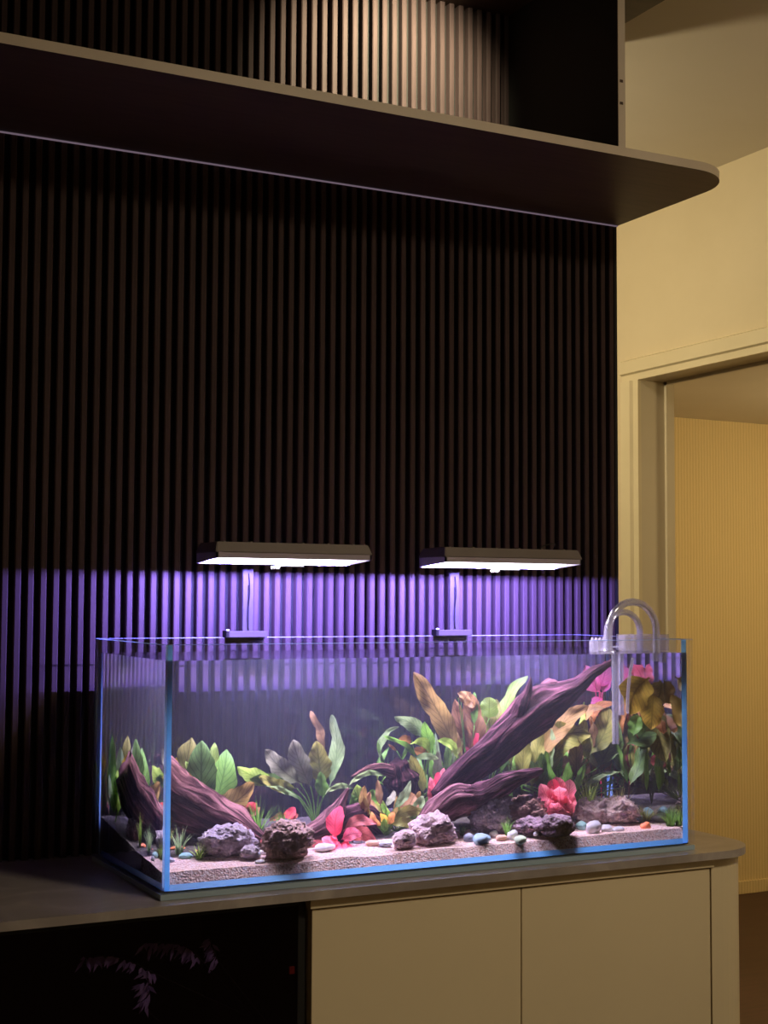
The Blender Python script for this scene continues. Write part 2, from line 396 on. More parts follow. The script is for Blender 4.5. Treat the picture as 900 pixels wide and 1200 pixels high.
# ------------------------------------------------------------------ aquarium lamps
M['lamp_body'] = surf('anodised_dark_grey', (0.13, 0.11, 0.11), rough=0.45, metallic=0.2, scale=20)
M['lamp_dark'] = surf('matt_black_plastic', (0.006, 0.005, 0.006), rough=0.6, spec=0.05)
M['arm'] = surf('lamp_arm_grey', (0.030, 0.024, 0.026), rough=0.6, spec=0.08, scale=20)
M['skirt'] = surf('lamp_skirt', (0.30, 0.27, 0.34), rough=0.35, scale=15)
M['diffuser'] = emis('lamp_diffuser', (0.95, 0.88, 1.0), 7.0)
M['led'] = emis('violet_led', (0.25, 0.20, 1.0), 19000.0)
M['white_gloss'] = surf('white_plastic', (0.8, 0.82, 0.85), rough=0.25)
M['clip_clear'] = pane_mat('clear_acrylic', (0.93, 0.95, 1.0), 0.06)
def aquarium_lamp(x0, x1, ax, label):
    L = empty('aquarium_lamp', (ax, -0.06, ZC + TH), label, 'lamp', 'clip-on lamps over the aquarium')
    yb, yf = -0.20, -0.32
    z = lambda v: ZC + v
    # housing: cap with sloping sides and ends
    bm = bmesh.new()
    lo = [(x0, yf), (x1, yf), (x1, yb), (x0, yb)]; hi = [(x0 + .006, yf + .010), (x1 - .006, yf + .010), (x1 - .006, yb - .010), (x0 + .006, yb - .010)]
    a = [bm.verts.new((x, y, z(.627))) for x, y in lo]; b = [bm.verts.new((x, y, z(.648))) for x, y in hi]
    bm.faces.new(a[::-1]); bm.faces.new(b)
    for i in range(4): bm.faces.new((a[i], a[(i + 1) % 4], b[(i + 1) % 4], b[i]))
    bmesh.ops.bevel(bm, geom=list(bm.edges), offset=.0015, segments=2, affect='EDGES')
    h = obj('housing', bm, M['lamp_body'], L)
    for k in range(6):                          # cooling ribs on the top
        xx = x0 + .03 + k * (x1 - x0 - .06) / 5
        boxo('cooling_rib', (xx - .002, yb - .03, z(.6478)), (xx + .002, yf + .03, z(.6505)), M['lamp_body'], h)
    # skirt: shallow frame, lower at the back than at the front
    i_ = .004
    boxo('skirt', (x0 + .002, yf + .002, z(.6160)), (x1 - .002, yf + .002 + i_, z(.6272)), M['skirt'], L)
    boxo('skirt', (x0 + .002, yb - .002 - i_, z(.6070)), (x1 - .002, yb - .002, z(.6272)), M['skirt'], L)
    for xa in (x0 + .002, x1 - .002 - i_):
        bm = bmesh.new(); xprism(bm, [(yf + .002, z(.6272)), (yf + .002, z(.6160)), (yb - .002, z(.6070)), (yb - .002, z(.6272))], xa, xa + i_)
        obj('skirt', bm, M['skirt'], L)
    # bulging diffuser
    bm = bmesh.new(); nx, ny = 20, 8; vs = []
    for i in range(nx + 1):
        row = []
        for j in range(ny + 1):
            s = i / nx * 2 - 1; t = j / ny * 2 - 1
            dz = (1 - abs(s) ** 3.5) ** 0.6 * (1 - t * t) ** 0.7
            row.append(bm.verts.new((x0 + .008 + (x1 - x0 - .016) * i / nx, yf + .008 + (yb - yf - .016) * j / ny, z(.6200 - .0100 * dz))))
        vs.append(row)
    for i in range(nx):
        for j in range(ny): bm.faces.new((vs[i][j], vs[i][j + 1], vs[i + 1][j + 1], vs[i + 1][j]))
    o = obj('diffuser', bm, M['diffuser'], L, smooth=True); o['label'] = 'glowing white diffuser'
    # added violet emitter on a bar in the rear skirt, for the spill on the slats
    bar = boxo('led_bar', (x0 + .02, yb - .032, z(.6075)), (x1 - .02, yb - .0265, z(.6110)), M['white_gloss'], L)
    bm = bmesh.new(); bm.faces.new([bm.verts.new(p) for p in ((x0 + .022, yb - .0260, z(.6080)), (x1 - .022, yb - .0260, z(.6080)), (x1 - .022, yb - .0260, z(.6100)), (x0 + .022, yb - .0260, z(.6100)))])
    obj('led_strip', bm, M['led'], bar)
    # the downward beam of the lamp
    la = lamp('lamp_beam', 'AREA', ((x0 + x1) / 2, (yb + yf) / 2, z(.6085)), LAMP_W, (1.0, 0.86, 0.92), target=((x0 + x1) / 2, (yb + yf) / 2, 0), shape='RECTANGLE', size=(x1 - x0) * .9, size_y=.06, spread=math.radians(120))
    la.rotation_euler = (0, 0, 0)
    # touch button on the underside and clear clip
    xm = (x0 + x1) / 2
    boxo('clear_bracket', (xm - .022, yf + .030, z(.603)), (xm + .030, yf + .052, z(.609)), M['clip_clear'], L, bevel=.001)
    boxo('bracket_rib', (xm - .022, yf + .030, z(.6015)), (xm + .030, yf + .033, z(.603)), M['white_gloss'], L)
    for q in range(2):
        bm = lathe(bmesh.new(), [(.003, -.006), (.0045, -.004), (.0045, .0)], (xm - .034 + q * .010, yf + .04, z(.6015)), 10)
        obj('button', bm, M['white_gloss'], L, True)
    boxo('button_plate', (xm - .042, yf + .034, z(.6015)), (xm - .018, yf + .046, z(.6095)), M['clip_clear'], L)
    # upright arm, elbow, clamp on the rim
    arm = boxo('arm', (ax - .0125, -0.074, z(TH + .004)), (ax + .0125, -0.066, z(.600)), M['arm'], L, bevel=.002)
    boxo('cable_slot', (ax - .0015, -0.0748, z(.47)), (ax + .0015, -0.0738, z(.565)), M['lamp_dark'], arm)
    boxo('elbow', (ax - .013, -0.205, z(.6125)), (ax + .013, -0.062, z(.622)), M['lamp_dark'], L, bevel=.002)
    boxo('elbow', (ax - .013, -0.078, z(.598)), (ax + .013, -0.062, z(.6125)), M['arm'], L, bevel=.002)
    c = boxo('clamp', (ax - .045, -0.078, z(TH + .0008)), (ax + .045, -0.052, z(TH + .0145)), M['arm'], L, bevel=.0015)
    boxo('clamp_jaw', (ax - .045, -0.055, z(TH - .012)), (ax + .045, -0.052, z(TH + .001)), M['arm'], L)
    boxo('clamp_pad', (ax - .052, -0.080, z(TH + .0008)), (ax - .045, -0.056, z(TH + .0155)), M['lamp_dark'], L, bevel=.001)
    bm = lathe(bmesh.new(), [(.003, 0), (.004, .001), (.003, .003)], (ax - .048, -0.078, z(TH + .0155)), 10)
    obj('screw', bm, M['white_gloss'], L, True)
    # cable from the elbow down the back of the arm
    tubeo('cable', [(ax, -0.0762, z(.59)), (ax + .002, -0.0775, z(.55)), (ax - .002, -0.0765, z(.50)), (ax, -0.077, z(.468))], .0012, M['lamp_dark'], L, 6, 16)
    return L
LAMP_W = 10.4
aquarium_lamp(-1.209, -0.864, -1.041, 'left clip-on aquarium lamp with white diffuser, over the left half of the tank')
l2 = aquarium_lamp(-0.692, -0.336, -0.525, 'right clip-on aquarium lamp with cable arching over its housing')
tubeo('power_cable', [(-0.43, -0.29, ZC + .6495), (-0.41, -0.27, ZC + .657), (-0.37, -0.25, ZC + .664), (-0.345, -0.22, ZC + .656), (-0.33, -0.15, ZC + .60)], .0016, M['lamp_dark'], l2, 6, 24)

# ------------------------------------------------------------------ aquarium
M['glass'] = pane_mat('tank_glass', (0.965, 0.975, 0.99), 0.035)
def edging_mat(name, dc, tc_, tr):
    m, nt, out = newmat(name)
    t = N(nt, 'ShaderNodeBsdfTransparent'); t.inputs[0].default_value = (0.45, 0.7, 1.0, 1)
    d = N(nt, 'ShaderNodeBsdfDiffuse'); d.inputs[0].default_value = (*dc, 1)
    l = N(nt, 'ShaderNodeBsdfTranslucent'); l.inputs[0].default_value = (*tc_, 1)
    a = N(nt, 'ShaderNodeMixShader'); a.inputs[0].default_value = 0.65; nt.links.new(d.outputs[0], a.inputs[1]); nt.links.new(l.outputs[0], a.inputs[2])
    b = N(nt, 'ShaderNodeMixShader'); b.inputs[0].default_value = tr; nt.links.new(t.outputs[0], b.inputs[1]); nt.links.new(a.outputs[0], b.inputs[2])
    nt.links.new(b.outputs[0], out.inputs[0]); return m
M['seal'] = edging_mat('blue_glass_edge', (0.36, 0.72, 0.98), (0.42, 0.76, 1.0), 0.97)
M['seal_pale'] = edging_mat('pale_blue_glass_edge', (0.62, 0.8, 1.0), (0.7, 0.86, 1.0), 0.85)
M['base_blue'] = surf('blue_base_edge', (0.04, 0.18, 0.37), (0.06, 0.22, 0.43), rough=0.3, scale=5)
M['rim'] = edging_mat('polished_rim', (0.7, 0.74, 0.9), (0.7, 0.74, 0.9), 0.55)
M['edge'] = surf('polished_base_edge', (0.30, 0.42, 0.56), (0.35, 0.47, 0.61), rough=0.15, scale=5)
tank = empty('aquarium', (-0.7715, -0.278, ZC), 'rimless rectangular glass aquarium with blue edges on the stone countertop', 'aquarium')
tz = ZC + TH
E_ = .0004
boxo('bottom_pane', (TX0, TY0, ZC + .0005), (TX1, TY1, ZC + .0105), M['edge'], tank)
boxo('front_pane', (TX0, TY0, ZC + .0108), (TX1, TY0 + GT - E_, tz), M['glass'], tank)
boxo('back_pane', (TX0, TY1 - GT + E_, ZC + .0108), (TX1, TY1, tz), M['glass'], tank)
boxo('side_pane', (TX0, TY0 + GT, ZC + .0108), (TX0 + GT - E_, TY1 - GT, tz), M['glass'], tank)
boxo('side_pane', (TX1 - GT + E_, TY0 + GT, ZC + .0108), (TX1, TY1 - GT, tz), M['glass'], tank)
def quad(name, pts, mat, parent, th=None):
    bm = bmesh.new(); bm.faces.new([bm.verts.new(p) for p in pts])
    o = obj(name, bm, mat, parent)
    return o
# added plates in corners and base; their blue stands in for light-piping glass edges
e = .0006
zt = tz - .0005; zb_ = ZC + .014
for sx, cx, wf, wb in ((1, WX0, .0095, .006), (-1, WX1, .0135, .008)):
    for sy, cyy, w in ((1, WY0, wf), (-1, WY1, wb)):
        xa, xb = sorted((cx + sx * e, cx + sx * w)); ya, yb2 = sorted((cyy + sy * e, cyy + sy * (e + .0009)))
        boxo('corner_seal', (xa, ya, zb_), (xb, yb2, zt if sy > 0 else WZ1 - .0005), M['seal'], tank)
    xa, xb = sorted((cx + sx * e, cx + sx * (e + .0009)))
    boxo('corner_seal', (xa, WY0 + .002, zb_), (xb, WY0 + .013, zt), M['seal_pale'], tank)
    boxo('corner_seal', (xa, WY1 - .009, zb_), (xb, WY1 - .002, WZ1 - .0005), M['seal_pale'], tank)
bs = .011
obj('base_seal', xprism(bmesh.new(), [(WY0 + e, ZC + .0125), (WY0 + e, ZC + .0135), (WY0 + .010, ZC + .0125 + bs), (WY0 + .011, ZC + .0125)], WX0 + .002, WX1 - .002), M['base_blue'], tank)
bm = bmesh.new()
prism(bm, [(WX0 + e, WY0 + .012), (WX0 + .010, WY0 + .012), (WX0 + .010, WY1 - .012), (WX0 + e, WY1 - .012)], ZC + .0125, ZC + .0135)
for v in bm.verts:
    if v.co.z > ZC + .013 and v.co.x > WX0 + .005: v.co.z = ZC + .0125 + bs
obj('base_seal', bm, M['base_blue'], tank)
# polished pale top edges of the panes
for a_, b_ in (((TX0, TY0, tz), (TX1, TY0 + .002, tz + .0012)), ((TX0, TY1 - .002, tz), (TX1, TY1, tz + .0012)), ((TX0, TY0 + .002, tz), (TX0 + .002, TY1 - .002, tz + .0012)), ((TX1 - .002, TY0 + .002, tz), (TX1, TY1 - .002, tz + .0012))):
    boxo('rim_edge', a_, b_, M['rim'], tank)
# vertical polished edges outside
# ------------------------------------------------------------------ water
def water_mat():
    m, nt, out = newmat('aquarium_water')
    geo = N(nt, 'ShaderNodeNewGeometry'); sep = N(nt, 'ShaderNodeSeparateXYZ'); nt.links.new(geo.outputs['True Normal'], sep.inputs[0])
    ab = N(nt, 'ShaderNodeMath', operation='ABSOLUTE'); nt.links.new(sep.outputs['Z'], ab.inputs[0])
    gt = N(nt, 'ShaderNodeMath', operation='GREATER_THAN'); gt.inputs[1].default_value = 0.5; nt.links.new(ab.outputs[0], gt.inputs[0])
    side = N(nt, 'ShaderNodeBsdfGlass'); side.inputs['IOR'].default_value = NW; side.inputs['Roughness'].default_value = 0.0
    side.inputs[0].default_value = (0.97, 0.97, 1.0, 1)
    t = N(nt, 'ShaderNodeBsdfTransparent'); g = N(nt, 'ShaderNodeBsdfGlossy'); g.inputs['Roughness'].default_value = 0.01
    fr = N(nt, 'ShaderNodeFresnel'); fr.inputs[0].default_value = NW
    top = N(nt, 'ShaderNodeMixShader'); nt.links.new(fr.outputs[0], top.inputs[0]); nt.links.new(t.outputs[0], top.inputs[1]); nt.links.new(g.outputs[0], top.inputs[2])
    mx = N(nt, 'ShaderNodeMixShader'); nt.links.new(gt.outputs[0], mx.inputs[0]); nt.links.new(side.outputs[0], mx.inputs[1]); nt.links.new(top.outputs[0], mx.inputs[2])
    nt.links.new(mx.outputs[0], out.inputs['Surface'])
    v = N(nt, 'ShaderNodeVolumeScatter'); v.inputs['Color'].default_value = (0.58, 0.62, 1.0, 1); v.inputs['Density'].default_value = WATER_D; v.inputs['Anisotropy'].default_value = 0.0
    nt.links.new(v.outputs[0], out.inputs['Volume'])
    return m
WATER_D = 0.098
M['water'] = water_mat()
wt = boxo('aquarium_water', (WX0, WY0, WZ0), (WX1, WY1, WZ1), M['water'])
tag(wt, 'clear slightly hazy water filling the aquarium almost to the rim', 'water')

# ------------------------------------------------------------------ ground in the tank
def gh(X, Y):                                # height of the ground above the countertop
    s = min(max((Y - (WY0 + .012)) / (WY1 - WY0), 0), 1)
    h = .043 + .042 * s ** 1.3
    h += .006 * math.sin(X * 9 + 1) * s + .004 * mnoise.noise(Vector((X * 14, Y * 14, 0))) + .0015 * mnoise.noise(Vector((X * 60, Y * 60, 3)))
    if X < -1.22: h += .0
    return ZC + h
def sandline(X):                             # Y where the pale sand ends and the dark soil begins
    return -0.338 + .022 * math.sin(X * 7 + .6) + .015 * mnoise.noise(Vector((X * 12, 5, 0)))
def grid(name, ya, yb, nx, ny, mat, lift=0.0, front=False):
    bm = bmesh.new(); vs = []
    x0, x1 = WX0 + .0108, WX1 - .0040
    for i in range(nx + 1):
        X = x0 + (x1 - x0) * i / nx; row = []
        a = ya(X); b = yb(X)
        if front:
            row.append(bm.verts.new((X, WY0 + .0115, ZC + .0150))); row.append(bm.verts.new((X, WY0 + .0116, ZC + .0235)))
        for j in range(ny + 1):
            Y = a + (b - a) * j / ny
            row.append(bm.verts.new((X, Y, gh(X, Y) + lift)))
        vs.append(row)
    for i in range(nx):
        for j in range(len(vs[0]) - 1): bm.faces.new((vs[i][j], vs[i + 1][j], vs[i + 1][j + 1], vs[i][j + 1]))
    # close the bed at its ends and underneath
    for row in (vs[0], vs[-1]):
        lo = [bm.verts.new((v.co.x, v.co.y, ZC + .0125)) for v in row]
        for j in range(len(row) - 1): bm.faces.new((row[j], row[j + 1], lo[j + 1], lo[j]))
    return obj(name, bm, mat, None, smooth=False)
def sand_mat():
    m, nt, out = newmat('pink_sand'); b = N(nt, 'ShaderNodeBsdfPrincipled'); b.inputs['Roughness'].default_value = 0.9
    tc = N(nt, 'ShaderNodeTexCoord'); v = N(nt, 'ShaderNodeTexVoronoi'); v.inputs['Scale'].default_value = 300
    nt.links.new(tc.outputs['Object'], v.inputs['Vector'])
    sp = N(nt, 'ShaderNodeSeparateColor'); nt.links.new(v.outputs['Color'], sp.inputs[0])
    nt.links.new(ramp(nt, sp.outputs[0], [(0.0, (0.34, 0.19, 0.15)), (0.25, (0.74, 0.50, 0.43)), (0.7, (0.93, 0.70, 0.62)), (1.0, (0.97, 0.87, 0.81))]), b.inputs['Base Color'])
    bp = N(nt, 'ShaderNodeBump'); bp.inputs['Strength'].default_value = 0.5; bp.inputs['Distance'].default_value = 0.002
    nt.links.new(v.outputs['Distance'], bp.inputs['Height']); nt.links.new(bp.outputs[0], b.inputs['Normal'])
    nt.links.new(b.outputs[0], out.inputs[0]); return m
M['sand'] = sand_mat()
M['soil'] = surf('dark_aqua_soil', (0.010, 0.007, 0.009), (0.035, 0.024, 0.028), rough=0.95, scale=160, bump=0.8, bscale=190)
sd = grid('sand_bed', lambda X: WY0 + .0225, lambda X: sandline(X) + .012, 160, 14, M['sand'], front=True)
tag(sd, 'pale pink sand along the front of the aquarium floor', 'sand', kind='stuff')
so = grid('soil_bed', lambda X: sandline(X), lambda X: WY1 - .001, 120, 24, M['soil'], lift=.0015)
tag(so, 'dark soil rising at the back of the aquarium floor', 'soil', kind='stuff')

# ------------------------------------------------------------------ leaf materials and builder
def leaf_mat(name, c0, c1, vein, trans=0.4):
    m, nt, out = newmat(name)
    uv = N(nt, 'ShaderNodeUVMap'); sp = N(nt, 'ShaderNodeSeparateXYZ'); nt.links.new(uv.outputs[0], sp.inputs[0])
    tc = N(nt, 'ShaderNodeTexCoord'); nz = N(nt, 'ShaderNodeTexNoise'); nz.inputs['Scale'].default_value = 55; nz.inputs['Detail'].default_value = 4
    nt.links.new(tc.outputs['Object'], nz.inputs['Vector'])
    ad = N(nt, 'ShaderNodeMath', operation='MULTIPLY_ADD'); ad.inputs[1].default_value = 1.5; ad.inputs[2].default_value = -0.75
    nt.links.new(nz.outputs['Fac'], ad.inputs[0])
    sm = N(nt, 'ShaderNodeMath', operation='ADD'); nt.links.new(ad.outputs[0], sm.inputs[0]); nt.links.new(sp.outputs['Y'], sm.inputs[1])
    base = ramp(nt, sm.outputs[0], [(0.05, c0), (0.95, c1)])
    # midrib and side veins
    u = N(nt, 'ShaderNodeMath', operation='SUBTRACT'); u.inputs[1].default_value = 0.5; nt.links.new(sp.outputs['X'], u.inputs[0])
    ua = N(nt, 'ShaderNodeMath', operation='ABSOLUTE'); nt.links.new(u.outputs[0], ua.inputs[0])
    w = N(nt, 'ShaderNodeMath', operation='MULTIPLY_ADD'); w.inputs[1].default_value = -0.55; nt.links.new(ua.outputs[0], w.inputs[0]); nt.links.new(sp.outputs['Y'], w.inputs[2])
    fr = N(nt, 'ShaderNodeMath', operation='MULTIPLY'); fr.inputs[1].default_value = 9; nt.links.new(w.outputs[0], fr.inputs[0])
    fc = N(nt, 'ShaderNodeMath', operation='FRACT'); nt.links.new(fr.outputs[0], fc.inputs[0])
    vm = N(nt, 'ShaderNodeMath', operation='LESS_THAN'); vm.inputs[1].default_value = 0.16; nt.links.new(fc.outputs[0], vm.inputs[0])
    mr = N(nt, 'ShaderNodeMath', operation='LESS_THAN'); mr.inputs[1].default_value = 0.035; nt.links.new(ua.outputs[0], mr.inputs[0])
    mxv = N(nt, 'ShaderNodeMath', operation='MAXIMUM'); nt.links.new(vm.outputs[0], mxv.inputs[0]); nt.links.new(mr.outputs[0], mxv.inputs[1])
    vf = N(nt, 'ShaderNodeMath', operation='MULTIPLY'); vf.inputs[1].default_value = 0.65; nt.links.new(mxv.outputs[0], vf.inputs[0])
    mc = N(nt, 'ShaderNodeMix', data_type='RGBA'); nt.links.new(vf.outputs[0], mc.inputs[0]); nt.links.new(base, mc.inputs[6]); mc.inputs[7].default_value = (*vein, 1)
    b = N(nt, 'ShaderNodeBsdfPrincipled'); b.inputs['Roughness'].default_value = 0.55; b.inputs['Specular IOR Level'].default_value = 0.2
    nt.links.new(mc.outputs[2], b.inputs['Base Color'])
    t = N(nt, 'ShaderNodeBsdfTranslucent'); nt.links.new(mc.outputs[2], t.inputs[0])
    mx = N(nt, 'ShaderNodeMixShader'); mx.inputs[0].default_value = trans
    nt.links.new(b.outputs[0], mx.inputs[1]); nt.links.new(t.outputs[0], mx.inputs[2]); nt.links.new(mx.outputs[0], out.inputs[0])
    return m
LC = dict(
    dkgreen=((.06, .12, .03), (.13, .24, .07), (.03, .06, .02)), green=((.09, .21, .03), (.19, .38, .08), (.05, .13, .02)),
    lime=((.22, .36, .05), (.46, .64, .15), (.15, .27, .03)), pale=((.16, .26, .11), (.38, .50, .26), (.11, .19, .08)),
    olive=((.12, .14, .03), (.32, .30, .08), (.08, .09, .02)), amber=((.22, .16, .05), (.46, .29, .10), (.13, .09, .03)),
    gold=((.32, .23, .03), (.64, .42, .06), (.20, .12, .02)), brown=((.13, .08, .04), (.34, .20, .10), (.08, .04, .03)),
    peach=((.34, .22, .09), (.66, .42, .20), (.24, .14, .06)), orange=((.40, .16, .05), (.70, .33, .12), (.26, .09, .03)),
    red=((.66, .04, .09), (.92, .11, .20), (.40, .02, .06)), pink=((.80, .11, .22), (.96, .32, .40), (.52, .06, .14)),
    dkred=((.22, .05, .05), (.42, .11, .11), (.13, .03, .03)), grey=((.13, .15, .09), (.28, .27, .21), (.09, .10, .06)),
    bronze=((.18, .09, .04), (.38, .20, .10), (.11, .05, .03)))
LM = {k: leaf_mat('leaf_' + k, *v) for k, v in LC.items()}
rl = random.Random(3)
def leaf(parent, base, tip, width, bend, mat, face=0.0, a=0.85, b=0.58, ruffle=0.09, pet=0.08, nseg=16, fold=0.22, name='leaf'):
    base, tip = Vector(base), Vector(tip)
    ax = tip - base; ln = ax.length; axn = ax.normalized()
    view = (CAM - (base + tip) / 2).normalized()
    side = axn.cross(view).normalized()
    nrm = side.cross(axn).normalized()
    f = math.radians(face)
    side, nrm = side * math.cos(f) + nrm * math.sin(f), nrm * math.cos(f) - side * math.sin(f)
    ctrl = (base + tip) / 2 + bend * 2
    ph = rl.uniform(0, 6.28); fr_ = rl.uniform(9, 15); curl = rl.uniform(-.10, .16) * ln; tw = rl.uniform(-.5, .5)
    me = bpy.data.meshes.new(name); V = []; F = []; UV = []
    us = (-1, -.55, 0, .55, 1)
    for i in range(nseg + 1):
        s = i / nseg
        p = base * (1 - s) ** 2 + ctrl * 2 * s * (1 - s) + tip * s * s
        s2 = min(max((s - pet) / (1 - pet), 0.0), 1.0)
        w = width / 2 * max((math.sin(math.pi * min(s2 ** a, .999)) ** b) if s2 > 0 else 0, 0.07 * (1 - s) + .01)
        p = p + nrm * (curl * s * s)
        sd_s = side * math.cos(tw * s) + nrm * math.sin(tw * s)
        for u in us:
            jag = 1 + .20 * mnoise.noise(Vector((s * 7 + ph * 3, u * 2, ph))) + .10 * mnoise.noise(Vector((s * 19, u * 3, ph * 5)))
            off = nrm * (abs(u) * w * fold - abs(u) ** 2 * ruffle * ln * 0.5 * math.sin(s * fr_ + ph + (1.3 if u > 0 else 0)) * min(1, s2 * 4))
            V.append(p + sd_s * (u * w * jag) + off); UV.append(((u + 1) / 2, s))
    k = len(us)
    for i in range(nseg):
        for j in range(k - 1): F.append((i * k + j, i * k + j + 1, (i + 1) * k + j + 1, (i + 1) * k + j))
    me.from_pydata([tuple(v) for v in V], [], F)
    uvl = me.uv_layers.new(name='UVMap')
    for lp in me.loops: uvl.data[lp.index].uv = UV[lp.vertex_index]
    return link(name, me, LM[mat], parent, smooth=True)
def wground(x, y):
    z = ZC + .05
    for _ in range(6):
        p = watz(x, y, z)
        z = gh(p.x, min(max(p.y, WY0), WY1))
    return watz(x, y, z)
def clampin(p, mgn=.006):
    return Vector((min(max(p.x, WX0 + mgn), WX1 - mgn), min(max(p.y, WY0 + mgn), WY1 - mgn), p.z))
def plant(name, label, root, Y, leaves, cat='plant', group='plants in the aquarium', stem=True, stemmat='green'):
    """leaves: (x0, y0, x1, y1, width px, bend px, colour, dY of the tip, face angle)"""
    r = clampin(wat(root[0], root[1], Y)); r.z = gh(r.x, r.y)
    e = empty(name, r, label, cat, group)
    for L in leaves:
        x0, y0, x1, y1, w, bend, col = L[:7]
        dY = L[7] if len(L) > 7 else rl.uniform(-.02, .02); face = L[8] if len(L) > 8 else rl.uniform(-28, 28)
        p0 = wat(x0, y0, Y); p1 = wat(x1, y1, Y + dY); sc = wscale((x0 + x1) / 2, (y0 + y1) / 2, Y + dY / 2)
        d = Vector((x1 - x0, y1 - y0)); 
        if d.length: d = Vector((-d.y, d.x)).normalized()
        bv = (RT * d.x - UP * d.y) * (bend / sc)
        kw = L[9] if len(L) > 9 else {}
        leaf(e, clampin(p0), clampin(p1), 1.08 * w / sc, bv, col, face, **kw)
        if stem and (p0 - r).length > .03:
            q = clampin(p0); mid = (r * .55 + q * .45) + Vector((0, 0, .2 * (q.z - r.z)))
            o = tubeo('stem', [r, mid, q], [.0016, .0013, .0010], LM[stemmat], e, 6, 8)
            o.data.uv_layers.new(name='UVMap')
    return e
def tuft(label, x, y, h, spread, n, mat, Y=None):
    p = wground(x, y) if Y is None else wat(x, y, Y)
    p = clampin(p, .012); p.z = gh(p.x, p.y)
    sc = wscale(x, y, p.y); H = 1.45 * h / sc; S = 1.25 * spread / sc; n = int(n * 1.6)
    me = bpy.data.meshes.new('grass_tuft'); V = []; F = []; UV = []
    for k in range(n):
        an = rl.uniform(0, 6.283); lean = rl.uniform(.1, 1) * S; hh = H * rl.uniform(.55, 1.05)
        d = Vector((math.cos(an), math.sin(an), 0)); sd = Vector((-d.y, d.x, 0)) * rl.uniform(.0011, .0019)
        b0 = p + d * rl.uniform(0, S * .18) - Vector((0, 0, .002))
        i0 = len(V)
        for i in range(5):
            s = i / 4
            q = b0 + d * lean * s ** 1.7 + Vector((0, 0, hh * (s - .25 * s * s * lean / max(S, .001))))
            w = (1 - s) * .9 + .1
            V += [tuple(clampin(q - sd * w, .002)), tuple(clampin(q + sd * w, .002))]; UV += [(0.2, s), (0.8, s)]
        for i in range(4):
            a = i0 + 2 * i; F.append((a, a + 1, a + 3, a + 2))
    me.from_pydata(V, [], F)
    uvl = me.uv_layers.new(name='UVMap')
    for lp in me.loops: uvl.data[lp.index].uv = UV[lp.vertex_index]
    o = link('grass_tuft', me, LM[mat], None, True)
    return tag(o, label, 'grass', 'grass tufts on the aquarium floor')

# ------------------------------------------------------------------ driftwood
def wood_mat(name, c0, c1, c2):
    m, nt, out = newmat(name); b = N(nt, 'ShaderNodeBsdfPrincipled'); b.inputs['Roughness'].default_value = 0.85; b.inputs['Specular IOR Level'].default_value = 0.05
    tc = N(nt, 'ShaderNodeTexCoord'); uv = N(nt, 'ShaderNodeUVMap')
    mp = N(nt, 'ShaderNodeMapping'); mp.inputs['Scale'].default_value = (26, 2.2, 1); nt.links.new(uv.outputs[0], mp.inputs[0])
    nz = N(nt, 'ShaderNodeTexNoise'); nz.inputs['Scale'].default_value = 1.0; nz.inputs['Detail'].default_value = 7; nz.inputs['Distortion'].default_value = 0.6
    nt.links.new(mp.outputs[0], nz.inputs['Vector'])
    nt.links.new(ramp(nt, nz.outputs['Fac'], [(0.34, c0), (0.50, c1), (0.70, c2)]), b.inputs['Base Color'])
    n2 = N(nt, 'ShaderNodeTexNoise'); n2.inputs['Scale'].default_value = 90; n2.inputs['Detail'].default_value = 4; nt.links.new(tc.outputs['Object'], n2.inputs['Vector'])
    ad = N(nt, 'ShaderNodeMath', operation='MULTIPLY_ADD'); ad.inputs[1].default_value = 0.35; nt.links.new(n2.outputs['Fac'], ad.inputs[0]); nt.links.new(nz.outputs['Fac'], ad.inputs[2])
    bp = N(nt, 'ShaderNodeBump'); bp.inputs['Strength'].default_value = 0.9; bp.inputs['Distance'].default_value = 0.006
    nt.links.new(ad.outputs[0], bp.inputs['Height']); nt.links.new(bp.outputs[0], b.inputs['Normal'])
    nt.links.new(b.outputs[0], out.inputs[0]); return m
M['wood'] = wood_mat('dark_driftwood', (0.005, 0.002, 0.003), (0.024, 0.009, 0.014), (0.14, 0.055, 0.078))
M['wood2'] = wood_mat('purple_driftwood', (0.010, 0.004, 0.006), (0.050, 0.020, 0.026), (0.25, 0.12, 0.14))
